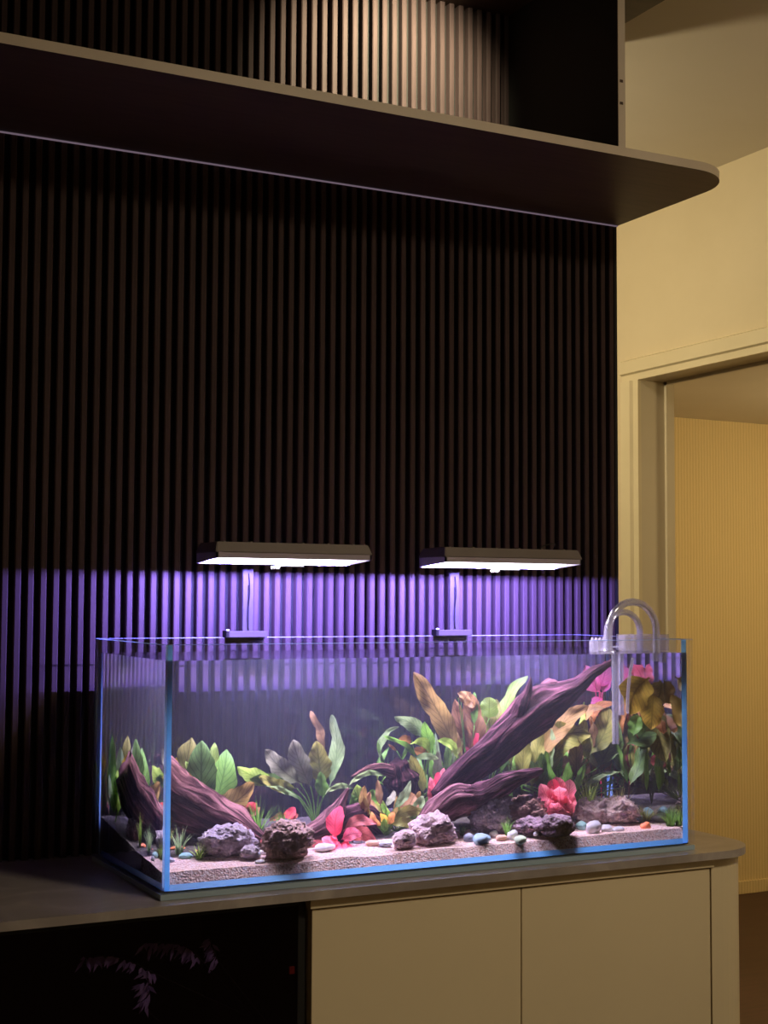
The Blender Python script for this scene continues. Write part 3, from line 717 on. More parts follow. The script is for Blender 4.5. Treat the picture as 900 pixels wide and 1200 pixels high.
def limb(name, pts, radii, mat, parent, seed=0, sides=22, n=48, rough=.28, freq=3.0, ragged=True):
    """a swept limb with long bark ridges; pts world points, radii list of (across, along up)"""
    P = smoothpath(pts, n); bm = bmesh.new()
    def disp(s, an):
        c, sn = math.cos(an), math.sin(an)
        r = mnoise.noise(Vector((c * freq, sn * freq, s * 2.2 + seed)))
        r2 = mnoise.noise(Vector((c * freq * 2.6, sn * freq * 2.6, s * 5 + seed + 9)))
        r3 = mnoise.noise(Vector((c * 2 + 4, sn * 2, s * 9 + seed)))
        return 1 + rough * r + rough * .55 * r2 + rough * .5 * r3
    tube(bm, P, radii, sides, disp)
    if ragged:
        bm.verts.ensure_lookup_table()
        for k in list(range(sides)) + list(range(len(bm.verts) - sides, len(bm.verts))):
            v = bm.verts[k]; ph = mnoise.noise(v.co * 160 + Vector((seed, 0, 0)))
            t = (P[0] - P[1]).normalized() if k < sides else (P[-1] - P[-2]).normalized()
            v.co += t * ph * .012
    uvl = bm.loops.layers.uv.new('UVMap'); bm.faces.ensure_lookup_table()
    L = sum((P[i + 1] - P[i]).length for i in range(n))
    for fi, f in enumerate(bm.faces):
        i, k = divmod(fi, sides)
        cs_ = [(k / sides, i / n), ((k + 1) / sides, i / n), ((k + 1) / sides, (i + 1) / n), (k / sides, (i + 1) / n)]
        for li, lp in enumerate(f.loops):
            u, v = cs_[li] if len(f.loops) == 4 else (.5, .5)
            lp[uvl].uv = (u, v * L * 6)
    return obj(name, bm, mat, parent, smooth=True)
def wp(x, y, Y): return wat(x, y, Y)
def px(p, x, y, Y): return p / wscale(x, y, Y)
u_ = 1 / wscale(560, 880, -.3)                # metres per pixel mid-tank
w1 = empty('driftwood', (0, 0, 0), 'large dark driftwood trunk leaning diagonally up to the water surface on the right', 'driftwood', 'driftwood in the aquarium')
q0 = wp(520, 950, -.30); w1.location = (q0.x, q0.y, gh(q0.x, q0.y))
def limbpx(name, rows, mat, parent, **kw):    # rows of (x, y, depth, radius px)
    return limb(name, [wp(x, y, Y) for x, y, Y, r in rows], [(r / wscale(x, y, Y), r / wscale(x, y, Y)) for x, y, Y, r in rows], mat, parent, **kw)
limbpx('trunk', [(512, 934, -.30, 9), (530, 918, -.30, 13), (550, 900, -.295, 15), (572, 885, -.285, 17), (592, 865, -.28, 18), (610, 848, -.275, 19), (632, 829, -.27, 22), (652, 818, -.27, 15), (674, 806, -.275, 9), (692, 791, -.28, 5.5), (704, 783, -.28, 4)], M['wood'], w1, seed=3, sides=26, n=70, rough=.3)
limbpx('root', [(486, 982, -.37, 10), (508, 958, -.36, 15), (530, 941, -.35, 17), (556, 937, -.34, 14), (575, 925, -.33, 8)], M['wood2'], w1, seed=5, sides=22, n=40, rough=.25)
limbpx('branch', [(540, 940, -.345, 13), (562, 934, -.35, 13), (590, 919, -.355, 11), (612, 910, -.355, 7), (636, 902, -.355, 2.5)], M['wood'], w1, seed=11, sides=20, n=40, rough=.42)
limbpx('spike', [(606, 842, -.285, 11), (612, 826, -.29, 9), (618, 811, -.29, 5), (622, 797, -.29, 1.5)], M['wood'], w1, seed=17, sides=12, n=16, rough=.25)
limb('tip', [wp(684, 797, -.28), wp(700, 786, -.28), wp(716, 776, -.28)], [(4.5 * u_, 4.5 * u_), (5 * u_, 5.5 * u_), (3 * u_, 3.5 * u_)], M['wood'], w1, 21, 10, 14, .2)
limb('knot', [wp(632, 812, -.26), wp(645, 804, -.26), wp(660, 807, -.26)], [(7 * u_, 5 * u_), (12 * u_, 8 * u_), (5 * u_, 4 * u_)], M['wood2'], w1, 23, 14, 16, .15)
q0 = wp(245, 955, -.24)
w2 = empty('driftwood', (q0.x, q0.y, gh(q0.x, q0.y)), 'purple-brown driftwood log sloping down from the left glass wall', 'driftwood', 'driftwood in the aquarium')
limb('log', [wp(176, 905, -.19), wp(205, 935, -.21), wp(240, 955, -.24), wp(278, 972, -.265), wp(312, 987, -.285)],
     [(17 * u_, 23 * u_), (20 * u_, 25 * u_), (20 * u_, 24 * u_), (14 * u_, 17 * u_), (4 * u_, 5 * u_)], M['wood2'], w2, 31, 24, 48, .24)
limb('root', [wp(262, 955, -.25), wp(290, 972, -.26), wp(322, 990, -.275)], [(6 * u_, 6 * u_), (4 * u_, 4 * u_), (2 * u_, 2 * u_)], M['wood2'], w2, 37, 10, 20, .25)
q0 = wp(468, 915, -.20)
w3 = empty('driftwood', (q0.x, q0.y, gh(q0.x, q0.y)), 'small knobbly dark stump with a thin twig behind the middle plants', 'driftwood', 'driftwood in the aquarium')
limb('stump', [wp(476, 960, -.19), wp(474, 930, -.20), wp(470, 912, -.20), wp(466, 893, -.205)], [(12 * u_, 12 * u_), (15 * u_, 15 * u_), (17 * u_, 18 * u_), (9 * u_, 9 * u_)], M['wood'], w3, 41, 20, 30, .5, 2.5)
limb('twig', [wp(462, 905, -.205), wp(445, 901, -.21), wp(428, 903, -.215), wp(412, 911, -.22)], [(7 * u_, 7 * u_), (6 * u_, 6 * u_), (4 * u_, 4 * u_), (1.5 * u_, 1.5 * u_)], M['wood2'], w3, 43, 12, 22, .3)
q0 = wp(390, 975, -.30)
w4 = empty('driftwood', (q0.x, q0.y, gh(q0.x, q0.y)), 'small forked driftwood piece behind the red plant in the middle', 'driftwood', 'driftwood in the aquarium')
limb('fork', [wp(352, 985, -.31), wp(376, 975, -.31), wp(392, 956, -.305), wp(401, 938, -.30), wp(408, 925, -.30)], [(7 * u_, 9 * u_), (13 * u_, 13 * u_), (12 * u_, 11 * u_), (5 * u_, 5 * u_), (1.5 * u_, 1.5 * u_)], M['wood2'], w4, 47, 18, 30, .3)
limb('fork', [wp(385, 980, -.29), wp(410, 962, -.285), wp(432, 960, -.28), wp(448, 975, -.275)], [(10 * u_, 10 * u_), (14 * u_, 15 * u_), (12 * u_, 13 * u_), (6 * u_, 6 * u_)], M['wood'], w4, 53, 18, 30, .3)

# ------------------------------------------------------------------ rocks and pebbles
def rock_mat(name, c0, c1, c2):
    return_m, nt, out = newmat(name); b = N(nt, 'ShaderNodeBsdfPrincipled'); b.inputs['Roughness'].default_value = 0.85
    tc = N(nt, 'ShaderNodeTexCoord'); nz = N(nt, 'ShaderNodeTexNoise'); nz.inputs['Scale'].default_value = 60; nz.inputs['Detail'].default_value = 6
    nt.links.new(tc.outputs['Object'], nz.inputs['Vector'])
    nt.links.new(ramp(nt, nz.outputs['Fac'], [(0.32, c0), (0.52, c1), (0.72, c2)]), b.inputs['Base Color'])
    v = N(nt, 'ShaderNodeTexVoronoi'); v.inputs['Scale'].default_value = 150; nt.links.new(tc.outputs['Object'], v.inputs['Vector'])
    bp = N(nt, 'ShaderNodeBump'); bp.inputs['Strength'].default_value = 0.7; bp.inputs['Distance'].default_value = 0.005
    nt.links.new(v.outputs['Distance'], bp.inputs['Height']); nt.links.new(bp.outputs[0], b.inputs['Normal'])
    nt.links.new(b.outputs[0], out.inputs[0]); return return_m
M['rock_grey'] = rock_mat('grey_lava_rock', (0.14, 0.11, 0.13), (0.30, 0.25, 0.29), (0.44, 0.38, 0.43))
M['rock_brown'] = rock_mat('brown_lava_rock', (0.07, 0.035, 0.03), (0.22, 0.13, 0.12), (0.40, 0.29, 0.27))
M['rock_red'] = rock_mat('reddish_lava_rock', (0.08, 0.03, 0.03), (0.20, 0.10, 0.10), (0.34, 0.21, 0.20))
M['rock_pink'] = rock_mat('pinkish_lava_rock', (0.20, 0.12, 0.12), (0.42, 0.31, 0.32), (0.62, 0.50, 0.52))
M['rock_dark'] = rock_mat('dark_purple_rock', (0.025, 0.012, 0.018), (0.09, 0.05, 0.07), (0.20, 0.12, 0.17))
def rock(label, x0, y0, x1, y1, mat, seed, lump=.30, pit=.16, depth=.8, Yo=0.0, sub=4):
    """a rock whose outline in the photograph is the box x0..x1, y0..y1"""
    p = wground((x0 + x1) / 2, y1 - 2); sc = wscale((x0 + x1) / 2, (y0 + y1) / 2, p.y)
    w = (x1 - x0) / sc / 2; h = (y1 - y0) / sc / 2
    c = p + Vector((0, w * depth * .75 + Yo, h * .82))
    bm = bmesh.new(); bmesh.ops.create_icosphere(bm, subdivisions=sub, radius=1.0)
    for v in bm.verts:
        d = v.co.normalized(); s = Vector((seed * 3.1, seed * 1.7, 0))
        r = 1 + lump * mnoise.noise(d * 1.4 + s) + lump * .6 * mnoise.noise(d * 3.2 + s)
        cell = mnoise.voronoi(d * 4.2 + s)[0]
        r += pit * (min(cell[0] * 1.6, 1) - .75) * -1 * (1 if pit > 0 else 0)
        cell2 = mnoise.voronoi(d * 8.5 + s)[0]
        r += pit * .5 * (.5 - min(cell2[0] * 1.8, 1))
        q = d * r
        v.co = Vector((q.x * w, q.y * w * depth, q.z * h * (1.0 if q.z > -.45 else 1.0)))
        v.co += c
        v.co.z = max(v.co.z, gh(min(max(v.co.x, WX0), WX1), min(max(v.co.y, WY0), WY1)) - .004)
        v.co = clampin(v.co, .002)
    o = obj('lava_rock', bm, M[mat], None, smooth=True)
    return tag(o, label, 'rock', 'lava rocks on the aquarium floor')
rock('pale grey lava rock, leftmost on the sand', 240, 970, 306, 1007, 'rock_grey', 1, .24, .26)
rock('round brown pitted lava rock beside the red plant', 313, 966, 373, 1009, 'rock_brown', 2, .22, .30)
rock('small bluish grey stone at the foot of the pale grey lava rock', 283, 993, 306, 1009, 'rock_grey', 3, .3, .1, sub=3)
rock('small round pinkish lava rock left of the clustered pink rock', 463, 976, 492, 998, 'rock_pink', 4, .2, .2, sub=3)
rock('clustered pink lava rock at the foot of the big driftwood', 489, 960, 539, 993, 'rock_pink', 5, .32, .26)
rock('grey-purple lava rock under the lower branch of the big driftwood', 553, 937, 608, 980, 'rock_grey', 6, .28, .28, Yo=-.01)
rock('reddish brown lava rock left of the pink rosette plant', 598, 938, 647, 976, 'rock_red', 7, .25, .28, Yo=-.01)
rock('low dark purple rock in front of the pink rosette plant', 606, 962, 652, 983, 'rock_dark', 8, .28, .16)
rock('blackish red rock in front of the pink rosette plant', 636, 961, 678, 983, 'rock_dark', 9, .3, .12)
rock('knobbly lilac lava rock on the right behind the white pebbles', 672, 940, 720, 968, 'rock_pink', 10, .3, .30, Yo=-.03)
rock('low lilac lava rock at the right end of the rock row', 704, 941, 752, 967, 'rock_pink', 12, .3, .30, Yo=-.012)
rock('dark rock half hidden behind the left front corner seal', 186, 962, 226, 998, 'rock_dark', 13, .28, .2, Yo=.02)
PC = dict(orange=(.72, .20, .08), teal=(.24, .46, .46), white=(.78, .78, .78), grey=(.30, .33, .38), slate=(.10, .11, .14), tan=(.52, .32, .22), green=(.50, .62, .42), blue=(.22, .34, .42))
PM = {k: surf('pebble_' + k, tuple(c * .85 for c in v), tuple(min(1, c * 1.15) for c in v), rough=.4, scale=45) for k, v in PC.items()}
rp = random.Random(5)
def pebble(label, x, y, w, h, mat, rot=None):
    p = wground(x, y + h * .35); sc = wscale(x, y, p.y); W = w / sc / 2; H = h / sc / 2
    bm = bmesh.new(); bmesh.ops.create_icosphere(bm, subdivisions=2, radius=1.0); s = Vector((rp.uniform(0, 50), 0, 0))
    for v in bm.verts:
        d = v.co.normalized(); r = 1 + .3 * mnoise.noise(d * 1.2 + s)
        v.co = clampin(Vector((d.x * r * W, d.y * r * (W + H) * .5, d.z * r * H)) + p + Vector((0, 0, H * .55)), .002)
    o = obj('pebble', bm, PM[mat], None, smooth=True)
    return tag(o, label, 'pebble', 'pebbles on the sand')
for a in (('flat orange-red pebble by the left corner', 207, 995, 20, 8, 'orange'), ('flat blue-grey pebble right of the orange-red one', 217, 1003, 16, 8, 'teal'),
          ('tiny orange pebble near the left grass', 231, 999, 9, 6, 'orange'), ('dull grey pebble between the left grass tufts', 199, 1008, 11, 7, 'grey'),
          ('little white pebble between the first two lava rocks', 310, 998, 12, 8, 'white'), ('flat white pebble in front of the pale grey lava rock', 305, 1010, 12, 6, 'white'),
          ('slate pebble touching the pale grey lava rock', 299, 1001, 13, 8, 'grey'),
          ('flat white pebble right of the round brown lava rock', 380, 993, 24, 9, 'white'), ('blue-grey pebble right of the red plant', 421, 985, 14, 9, 'blue'),
          ('tan pebble right of the red plant', 437, 988, 16, 8, 'tan'), ('olive grey pebble left of the small round pink rock', 452, 989, 16, 7, 'grey'),
          ('dark slate pebble under the big driftwood', 550, 982, 14, 10, 'slate'), ('blue-grey pebble beside the dark slate one', 564, 984, 20, 13, 'blue'),
          ('white pebble above the blue-grey one', 579, 977, 10, 7, 'white'), ('pale tan pebble in front of the grey-purple rock', 588, 982, 13, 7, 'tan'), ('white pointed pebble in front of the reddish rock', 600, 979, 12, 12, 'white'),
          ('pale green pebble in front of the dark purple rock', 610, 984, 15, 9, 'green'), ('small white pebble on the dark purple rock\'s left side', 628, 977, 6, 5, 'white'),
          ('teal pebble right of the blackish red rock', 681, 968, 11, 11, 'teal'), ('large white pebble on the right sand', 696, 970, 18, 15, 'white'),
          ('medium white pebble right of the large white one', 711, 971, 13, 9, 'white'), ('flat pale pebble right of the medium white one', 724, 972, 13, 6, 'white'),
          ('bright teal pebble at the right end of the rocks', 759, 955, 13, 14, 'teal'), ('small orange pebble under the bright teal one', 757, 968, 11, 8, 'orange'),
          ('dark slate pebble right of the bright teal one', 772, 959, 17, 10, 'slate'), ('tan pebble near the right glass', 786, 958, 16, 9, 'tan'),
          ('teal pebble against the right glass', 801, 948, 10, 9, 'teal'), ('grey pebble against the right glass', 797, 959, 14, 8, 'grey')):
    pebble(*a)

# ------------------------------------------------------------------ plants
rf = random.Random(21)
def filler(x0, x1, yb, ya0, ya1, n, cols, wr=(9, 17)):
    out = []
    for k in range(n):
        x = rf.uniform(x0, x1); t = rf.uniform(ya0, ya1)
        out.append((x, yb + rf.uniform(-12, 6), x + rf.uniform(-16, 16), t, rf.uniform(*wr), rf.uniform(-5, 5), rf.choice(cols), rf.uniform(-.04, .05), rf.uniform(-40, 40)))
    return out
plant('broad_leaf_plant', 'sword plant with broad dark green and amber leaves behind the left log', (240, 972), -.15, [
    (236, 958, 236, 868, 33, 0, 'dkgreen', .0, 5), (247, 955, 267, 878, 28, 3, 'green', .01, -12), (240, 948, 299, 920, 27, 8, 'amber', -.03, 10),
    (236, 952, 268, 941, 11, 2, 'pale', -.04, 20), (232, 945, 204, 893, 16, -4, 'pale', -.01, 15), (228, 938, 211, 903, 27, -3, 'amber', -.02, -8),
    (236, 940, 220, 893, 12, 2, 'lime', .03, 10), (242, 930, 252, 872, 14, 1, 'lime', .04, 0), (222, 950, 196, 905, 18, -5, 'gold', -.02, 12)])
plant('broad_leaf_plant', 'pale sword plant in the back left corner seen through the side glass', (176, 975), -.12, [
    (182, 955, 160, 868, 22, -5, 'green', .0, 40), (190, 950, 199, 880, 26, 0, 'pale', .01, 35), (178, 962, 138, 915, 12, -3, 'pale', -.01, 45),
    (186, 960, 176, 905, 22, 0, 'lime', -.02, 40), (200, 950, 228, 866, 26, 2, 'olive', .02, 40), (196, 945, 212, 888, 24, 0, 'gold', -.02, 45), (204, 940, 245, 880, 18, 3, 'grey', .02, 30)])
plant('broad_leaf_plant', 'sword plant with fanned grey-green and lime leaves left of the middle', (370, 950), -.17, [
    (320, 914, 277, 896, 19, -4, 'lime', .0, 15), (348, 924, 304, 910, 13, -3, 'olive', -.03, 5), (352, 918, 310, 877, 20, -3, 'grey', .01, 0), (364, 922, 344, 866, 22, -2, 'grey', .0, 10),
    (377, 920, 371, 868, 25, 0, 'olive', -.01, -5), (386, 922, 392, 838, 15, 6, 'pale', .01, 20, dict(ruffle=.1)), (381, 880, 365, 833, 9, 2, 'brown', .02, 25),
    (378, 935, 376, 905, 14, 0, 'green', -.02, 0), (352, 938, 312, 920, 5, 3, 'pale', -.03, 20), (340, 926, 292, 912, 14, 5, 'dkgreen', .0, 10)])
plant('strap_leaf_plant', 'green plant with arching strap leaves behind the small stump', (492, 950), -.20, [
    (502, 866, 462, 840, 15, 4, 'pale', .0, 10), (505, 885, 498, 843, 13, 0, 'green', -.02, 5), (488, 888, 450, 863, 6, 5, 'green', -.01, 20),
    (446, 892, 468, 852, 7, -9, 'pale', .0, 20), (504, 885, 479, 870, 9, 9, 'lime', -.03, 10), (483, 868, 468, 866, 10, 0, 'orange', .0, 0), (503, 882, 485, 878, 10, -1, 'orange', .0, 0),
    (486, 888, 514, 889, 7, -2, 'pale', -.03, 5), (510, 868, 536, 888, 9, -7, 'lime', -.02, 15), (497, 930, 482, 884, 15, 0, 'olive', -.03, 5),
    (471, 892, 480, 868, 4, 0, 'green', .01, 0), (465, 880, 455, 872, 3, 0, 'bronze', .0, 0), (512, 920, 514, 880, 10, 0, 'grey', .0, 0), (522, 910, 524, 868, 8, 2, 'dkgreen', .0, 0)])
plant('mixed_low_plant', 'low clump of green, bronze and amber leaves in the middle foreground', (452, 978), -.30, [
    (461, 948, 481, 915, 9, 3, 'pale', -.01, 10), (430, 962, 428, 920, 11, -2, 'amber', .0, 10), (424, 955, 434, 928, 9, 0, 'bronze', .0, 0), (448, 968, 436, 952, 8, -4, 'orange', -.02, 5), (450, 970, 446, 953, 8, 3, 'gold', -.02, 5),
    (453, 966, 462, 950, 8, 2, 'orange', -.02, 5), (450, 975, 452, 958, 9, 0, 'green', -.02, 0), (460, 962, 496, 953, 12, -5, 'olive', -.01, 10), (458, 966, 490, 968, 10, -3, 'olive', -.02, 10),
    (470, 952, 486, 930, 20, 2, 'bronze', .02, 10), (482, 950, 496, 934, 12, 3, 'pale', .01, 5), (446, 945, 443, 915, 8, 0, 'brown', .02, 0), (452, 945, 462, 925, 8, 2, 'grey', .02, 10), (440, 968, 430, 945, 10, -3, 'olive', .0, 10),
    (470, 970, 500, 962, 9, -3, 'dkgreen', -.01, 10)])
plant('strap_leaf_plant', 'thin upright strap leaves standing behind the small stump on the soil', (480, 950), -.16, filler(440, 532, 925, 858, 908, 20, ['green', 'pale', 'olive', 'dkgreen', 'green'], (4, 8)))
plant('mixed_low_plant', 'fine mixed leaves around the orange rosette in the middle foreground', (466, 976), -.27, filler(424, 500, 966, 925, 952, 20, ['green', 'olive', 'amber', 'bronze', 'lime', 'brown'], (5, 10)))
plant('tall_leaf_plant', 'short rusty and olive leaves behind the middle of the trunk', (570, 945), -.14, filler(530, 606, 900, 828, 868, 14, ['olive', 'amber', 'bronze', 'lime', 'brown'], (8, 14)))
plant('curly_leaf_plant', 'small bright green curly plant behind the fork of driftwood', (425, 960), -.22, [
    (425, 945, 420, 918, 13, -2, 'lime', .0, 20, dict(ruffle=.2)), (428, 945, 438, 925, 13, 2, 'green', .0, -20, dict(ruffle=.2)), (430, 950, 445, 937, 12, 2, 'lime', -.01, 10, dict(ruffle=.2)), (422, 948, 412, 932, 11, -2, 'green', .0, 0, dict(ruffle=.2)), (415, 925, 380, 930, 6, 6, 'pale', -.01, 10), (452, 910, 408, 920, 6, 8, 'pale', -.02, 15)])
plant('red_stem_plant', 'slim pink-red stem plant at the left foot of the big driftwood', (512, 955), -.27, [
    (510, 940, 505, 910, 8, 0, 'pink', .0, 20), (513, 935, 520, 900, 9, 0, 'pink', .01, -20), (509, 945, 503, 922, 8, 0, 'pink', .0, 0), (511, 950, 509, 925, 9, 0, 'red', -.01, 10), (514, 945, 517, 915, 8, 0, 'olive', .01, 10), (511, 925, 515, 905, 9, 1, 'red', .0, 30)], stemmat='red')
plant('tall_leaf_plant', 'tall tan sword leaf with rusty curled leaves behind the trunk', (548, 950), -.17, [
    (536, 885, 486, 785, 22, 3, 'amber', .0, 10), (543, 895, 520, 830, 16, -2, 'peach', .02, 10), (556, 890, 532, 820, 18, -3, 'bronze', .01, 15), (560, 880, 546, 812, 20, 2, 'bronze', .02, -20, dict(ruffle=.16)),
    (537, 818, 556, 828, 13, -4, 'peach', -.01, 0, dict(ruffle=.2)), (540, 822, 548, 810, 15, 2, 'peach', -.02, 10, dict(ruffle=.2)), (556, 850, 556, 811, 8, 0, 'green', .01, 0), (566, 880, 560, 826, 14, 0, 'lime', .02, 5),
    (576, 880, 573, 836, 24, 0, 'olive', .02, 0), (573, 842, 574, 817, 21, 0, 'lime', .0, 5, dict(b=.3, ruffle=.15)), (548, 885, 555, 845, 14, 2, 'red', .02, 0), (528, 892, 540, 850, 12, 2, 'olive', .02, 0), (585, 860, 582, 820, 10, 0, 'olive', .03, 0)])
plant('lime_leaf_plant', 'single wavy lime leaf rising behind the trunk', (600, 930), -.15, [
    (590, 858, 616, 790, 13, -8, 'lime', .0, 15, dict(ruffle=.12)), (600, 900, 598, 850, 12, 0, 'olive', .0, 10), (588, 905, 590, 860, 12, 0, 'green', .01, 0)])
plant('leafy_plant', 'dense olive and peach leaved plant right of the big driftwood', (655, 945), -.19, [
    (612, 920, 614, 850, 15, 0, 'olive', .0, 5), (622, 925, 630, 845, 16, 3, 'olive', .01, -10), (633, 915, 646, 852, 15, 3, 'pale', .01, 10), (634, 890, 690, 829, 19, -8, 'peach', -.02, 5), (648, 905, 660, 858, 15, -2, 'olive', .0, 10),
    (652, 892, 692, 860, 27, -14, 'olive', -.04, 10), (668, 905, 684, 822, 8, 2, 'lime', .01, 10), (675, 915, 676, 862, 15, 0, 'brown', -.02, 5), (690, 892, 686, 842, 17, -4, 'olive', -.02, 15), (640, 930, 636, 880, 14, -3, 'dkgreen', -.02, 5),
    (655, 930, 640, 878, 12, -4, 'green', -.03, 10), (662, 932, 668, 890, 9, 0, 'green', -.04, 0), (668, 932, 684, 896, 8, 2, 'green', -.04, 10), (690, 885, 712, 828, 24, 6, 'olive', -.01, 15), (700, 900, 716, 838, 26, 6, 'dkgreen', .0, 10),
    (645, 925, 622, 890, 12, -4, 'dkgreen', -.01, 10), (680, 925, 727, 903, 5, -3, 'pale', -.04, 10), (705, 905, 698, 850, 22, 0, 'olive', .02, 0), (612, 925, 604, 880, 12, 0, 'green', .01, 0)])
plant('leafy_plant', 'dark green undergrowth beneath the peach leaved plant', (668, 945), -.16, filler(606, 735, 918, 850, 895, 34, ['olive', 'dkgreen', 'green', 'brown', 'olive', 'amber', 'dkgreen', 'bronze']))
plant('leafy_plant', 'dark green undergrowth beneath the golden plant', (748, 940), -.22, filler(728, 772, 915, 850, 890, 16, ['dkgreen', 'dkgreen', 'olive', 'dkred', 'green']), stem=False)
plant('arched_leaf_plant', 'plant with orange-brown leaves arching over in front of the filter pipe', (712, 935), -.18, [
    (693, 858, 724, 822, 10, -11, 'orange', -.02, 20), (684, 848, 706, 828, 10, -6, 'peach', -.03, 30), (690, 880, 697, 838, 11, 4, 'brown', -.03, 30, dict(ruffle=.12)), (728, 866, 733, 817, 13, -4, 'orange', -.02, 20), (724, 890, 737, 835, 12, 5, 'amber', -.02, 10), (718, 898, 725, 850, 16, 0, 'olive', .0, 10), (706, 905, 714, 862, 18, 0, 'dkgreen', .0, 10), (728, 850, 714, 872, 8, 2, 'red', .01, 10)])
plant('golden_leaf_plant', 'golden yellow drooping leaved plant near the right glass', (764, 935), -.36, [
    (761, 794, 737, 840, 31, 6, 'gold', -.03, 10), (787, 796, 764, 824, 22, -5, 'amber', .0, 20), (766, 812, 763, 856, 23, 0, 'gold', -.02, 5), (776, 836, 778, 861, 16, 0, 'orange', -.03, 10), (788, 832, 785, 893, 24, 4, 'olive', -.03, -10),
    (795, 800, 801, 816, 13, 0, 'amber', .0, 0), (735, 872, 765, 838, 26, 5, 'dkgreen', .02, 0), (750, 880, 768, 850, 20, -3, 'dkgreen', .02, 0), (765, 868, 776, 850, 16, 0, 'green', .0, 0), (742, 862, 748, 838, 14, 0, 'green', .01, 10),
    (758, 930, 757, 868, 5, 0, 'green', .0, 0), (772, 930, 766, 868, 6, 2, 'green', .0, 0), (738, 920, 756, 870, 16, 3, 'dkgreen', .02, 20), (780, 925, 785, 885, 10, 0, 'dkgreen', .0, 20), (770, 880, 780, 900, 12, 2, 'dkred', .01, 10), (750, 870, 736, 866, 10, 1, 'dkred', .02, 0), (796, 880, 798, 850, 14, 0, 'olive', -.02, 20)], stem=False)
plant('pink_leaf_plant', 'faded pink leaved stem near the water surface behind the pipe', (705, 935), -.10, [
    (704, 812, 686, 780, 16, -3, 'pink', .0, 10), (702, 806, 710, 776, 15, 2, 'pink', .01, -10), (697, 800, 686, 788, 10, 0, 'pink', .0, 20), (706, 818, 694, 832, 10, 2, 'pink', -.01, 10), (706, 812, 716, 792, 12, 0, 'pink', .0, 20)], stemmat='red')
plant('pink_leaf_plant', 'faded pink leaf pointing down above the golden plant', (748, 935), -.25, [
    (742, 778, 768, 806, 13, -3, 'pink', -.02, 10), (744, 780, 760, 792, 10, 2, 'pink', .0, 0)], stem=False)
plant('red_leaf_plant', 'crimson broad leaved plant lying on the sand in the middle', (398, 990), -.355, [
    (394, 982, 398, 944, 19, -3, 'red', .02, 5, dict(b=.5)), (396, 986, 376, 980, 12, -2, 'pink', -.01, 20), (399, 988, 412, 999, 16, 2, 'red', -.03, 5, dict(b=.5)), (398, 986, 386, 998, 13, -2, 'pink', -.03, 5), (402, 983, 442, 986, 15, -7, 'dkred', -.01, 10),
    (400, 984, 425, 978, 13, -3, 'pink', -.02, 10), (402, 974, 441, 966, 13, -7, 'dkred', .02, 10), (399, 990, 402, 1000, 13, 0, 'pink', -.03, 0, dict(b=.5)), (385, 990, 362, 985, 9, -2, 'dkred', -.01, 10), (396, 984, 384, 986, 12, 0, 'pink', -.02, 0, dict(b=.5))], stem=False)
plant('pink_rosette_plant', 'pink rosette plant standing among the rocks on the right', (655, 960), -.35, [
    (650, 950, 637, 942, 15, 0, 'pink', -.03, -20, dict(b=.36)), (664, 956, 668, 942, 13, 0, 'dkred', -.02, 20, dict(b=.36)), (652, 935, 648, 915, 15, 0, 'red', .02, 25, dict(b=.36)),
    (654, 945, 634, 920, 16, -3, 'pink', .0, 10, dict(b=.36, ruffle=.16)), (656, 940, 651, 911, 14, 2, 'pink', .02, -10, dict(b=.36, ruffle=.16)), (658, 945, 668, 914, 15, 3, 'pink', .02, 10, dict(b=.36, ruffle=.16)), (652, 948, 632, 932, 14, -3, 'pink', -.01, 10, dict(b=.36, ruffle=.16)), (655, 950, 640, 955, 16, 2, 'pink', -.02, 5, dict(b=.36, ruffle=.16)),
    (658, 948, 672, 932, 14, 3, 'pink', .0, 10, dict(b=.36, ruffle=.16)), (658, 945, 655, 922, 17, 0, 'pink', -.02, 0, dict(b=.36, ruffle=.16)), (660, 952, 664, 932, 15, 2, 'pink', -.02, 15, dict(b=.36, ruffle=.16)), (656, 958, 645, 940, 14, 0, 'pink', -.03, 0, dict(b=.36, ruffle=.16)), (661, 960, 660, 942, 17, 0, 'dkred', -.03, 10, dict(b=.36, ruffle=.16)), (662, 952, 673, 945, 10, 0, 'pink', -.02, 10, dict(b=.36, ruffle=.16)), (648, 940, 645, 925, 14, 0, 'pink', -.01, 20, dict(b=.36, ruffle=.16))], stem=False)
plant('red_sprig', 'small dull red leaves behind the first grass tuft', (290, 965), -.22, [(296, 952, 274, 944, 14, -3, 'dkred', .0, 10), (300, 950, 290, 941, 12, 0, 'red', .0, 0), (285, 955, 305, 946, 10, 2, 'dkred', .0, 20), (318, 990, 305, 982, 12, -3, 'dkred', -.08, 10)], stem=False)
plant('red_sprig', 'small red sprig on the soil right of the first grass tuft', (338, 962), -.22, [(332, 958, 346, 946, 11, 2, 'red', .0, 10), (334, 958, 322, 958, 7, 2, 'dkred', .0, 10), (336, 956, 349, 954, 8, 2, 'dkred', .0, 0), (330, 958, 315, 962, 5, 1, 'dkred', .0, 0)], stem=False)
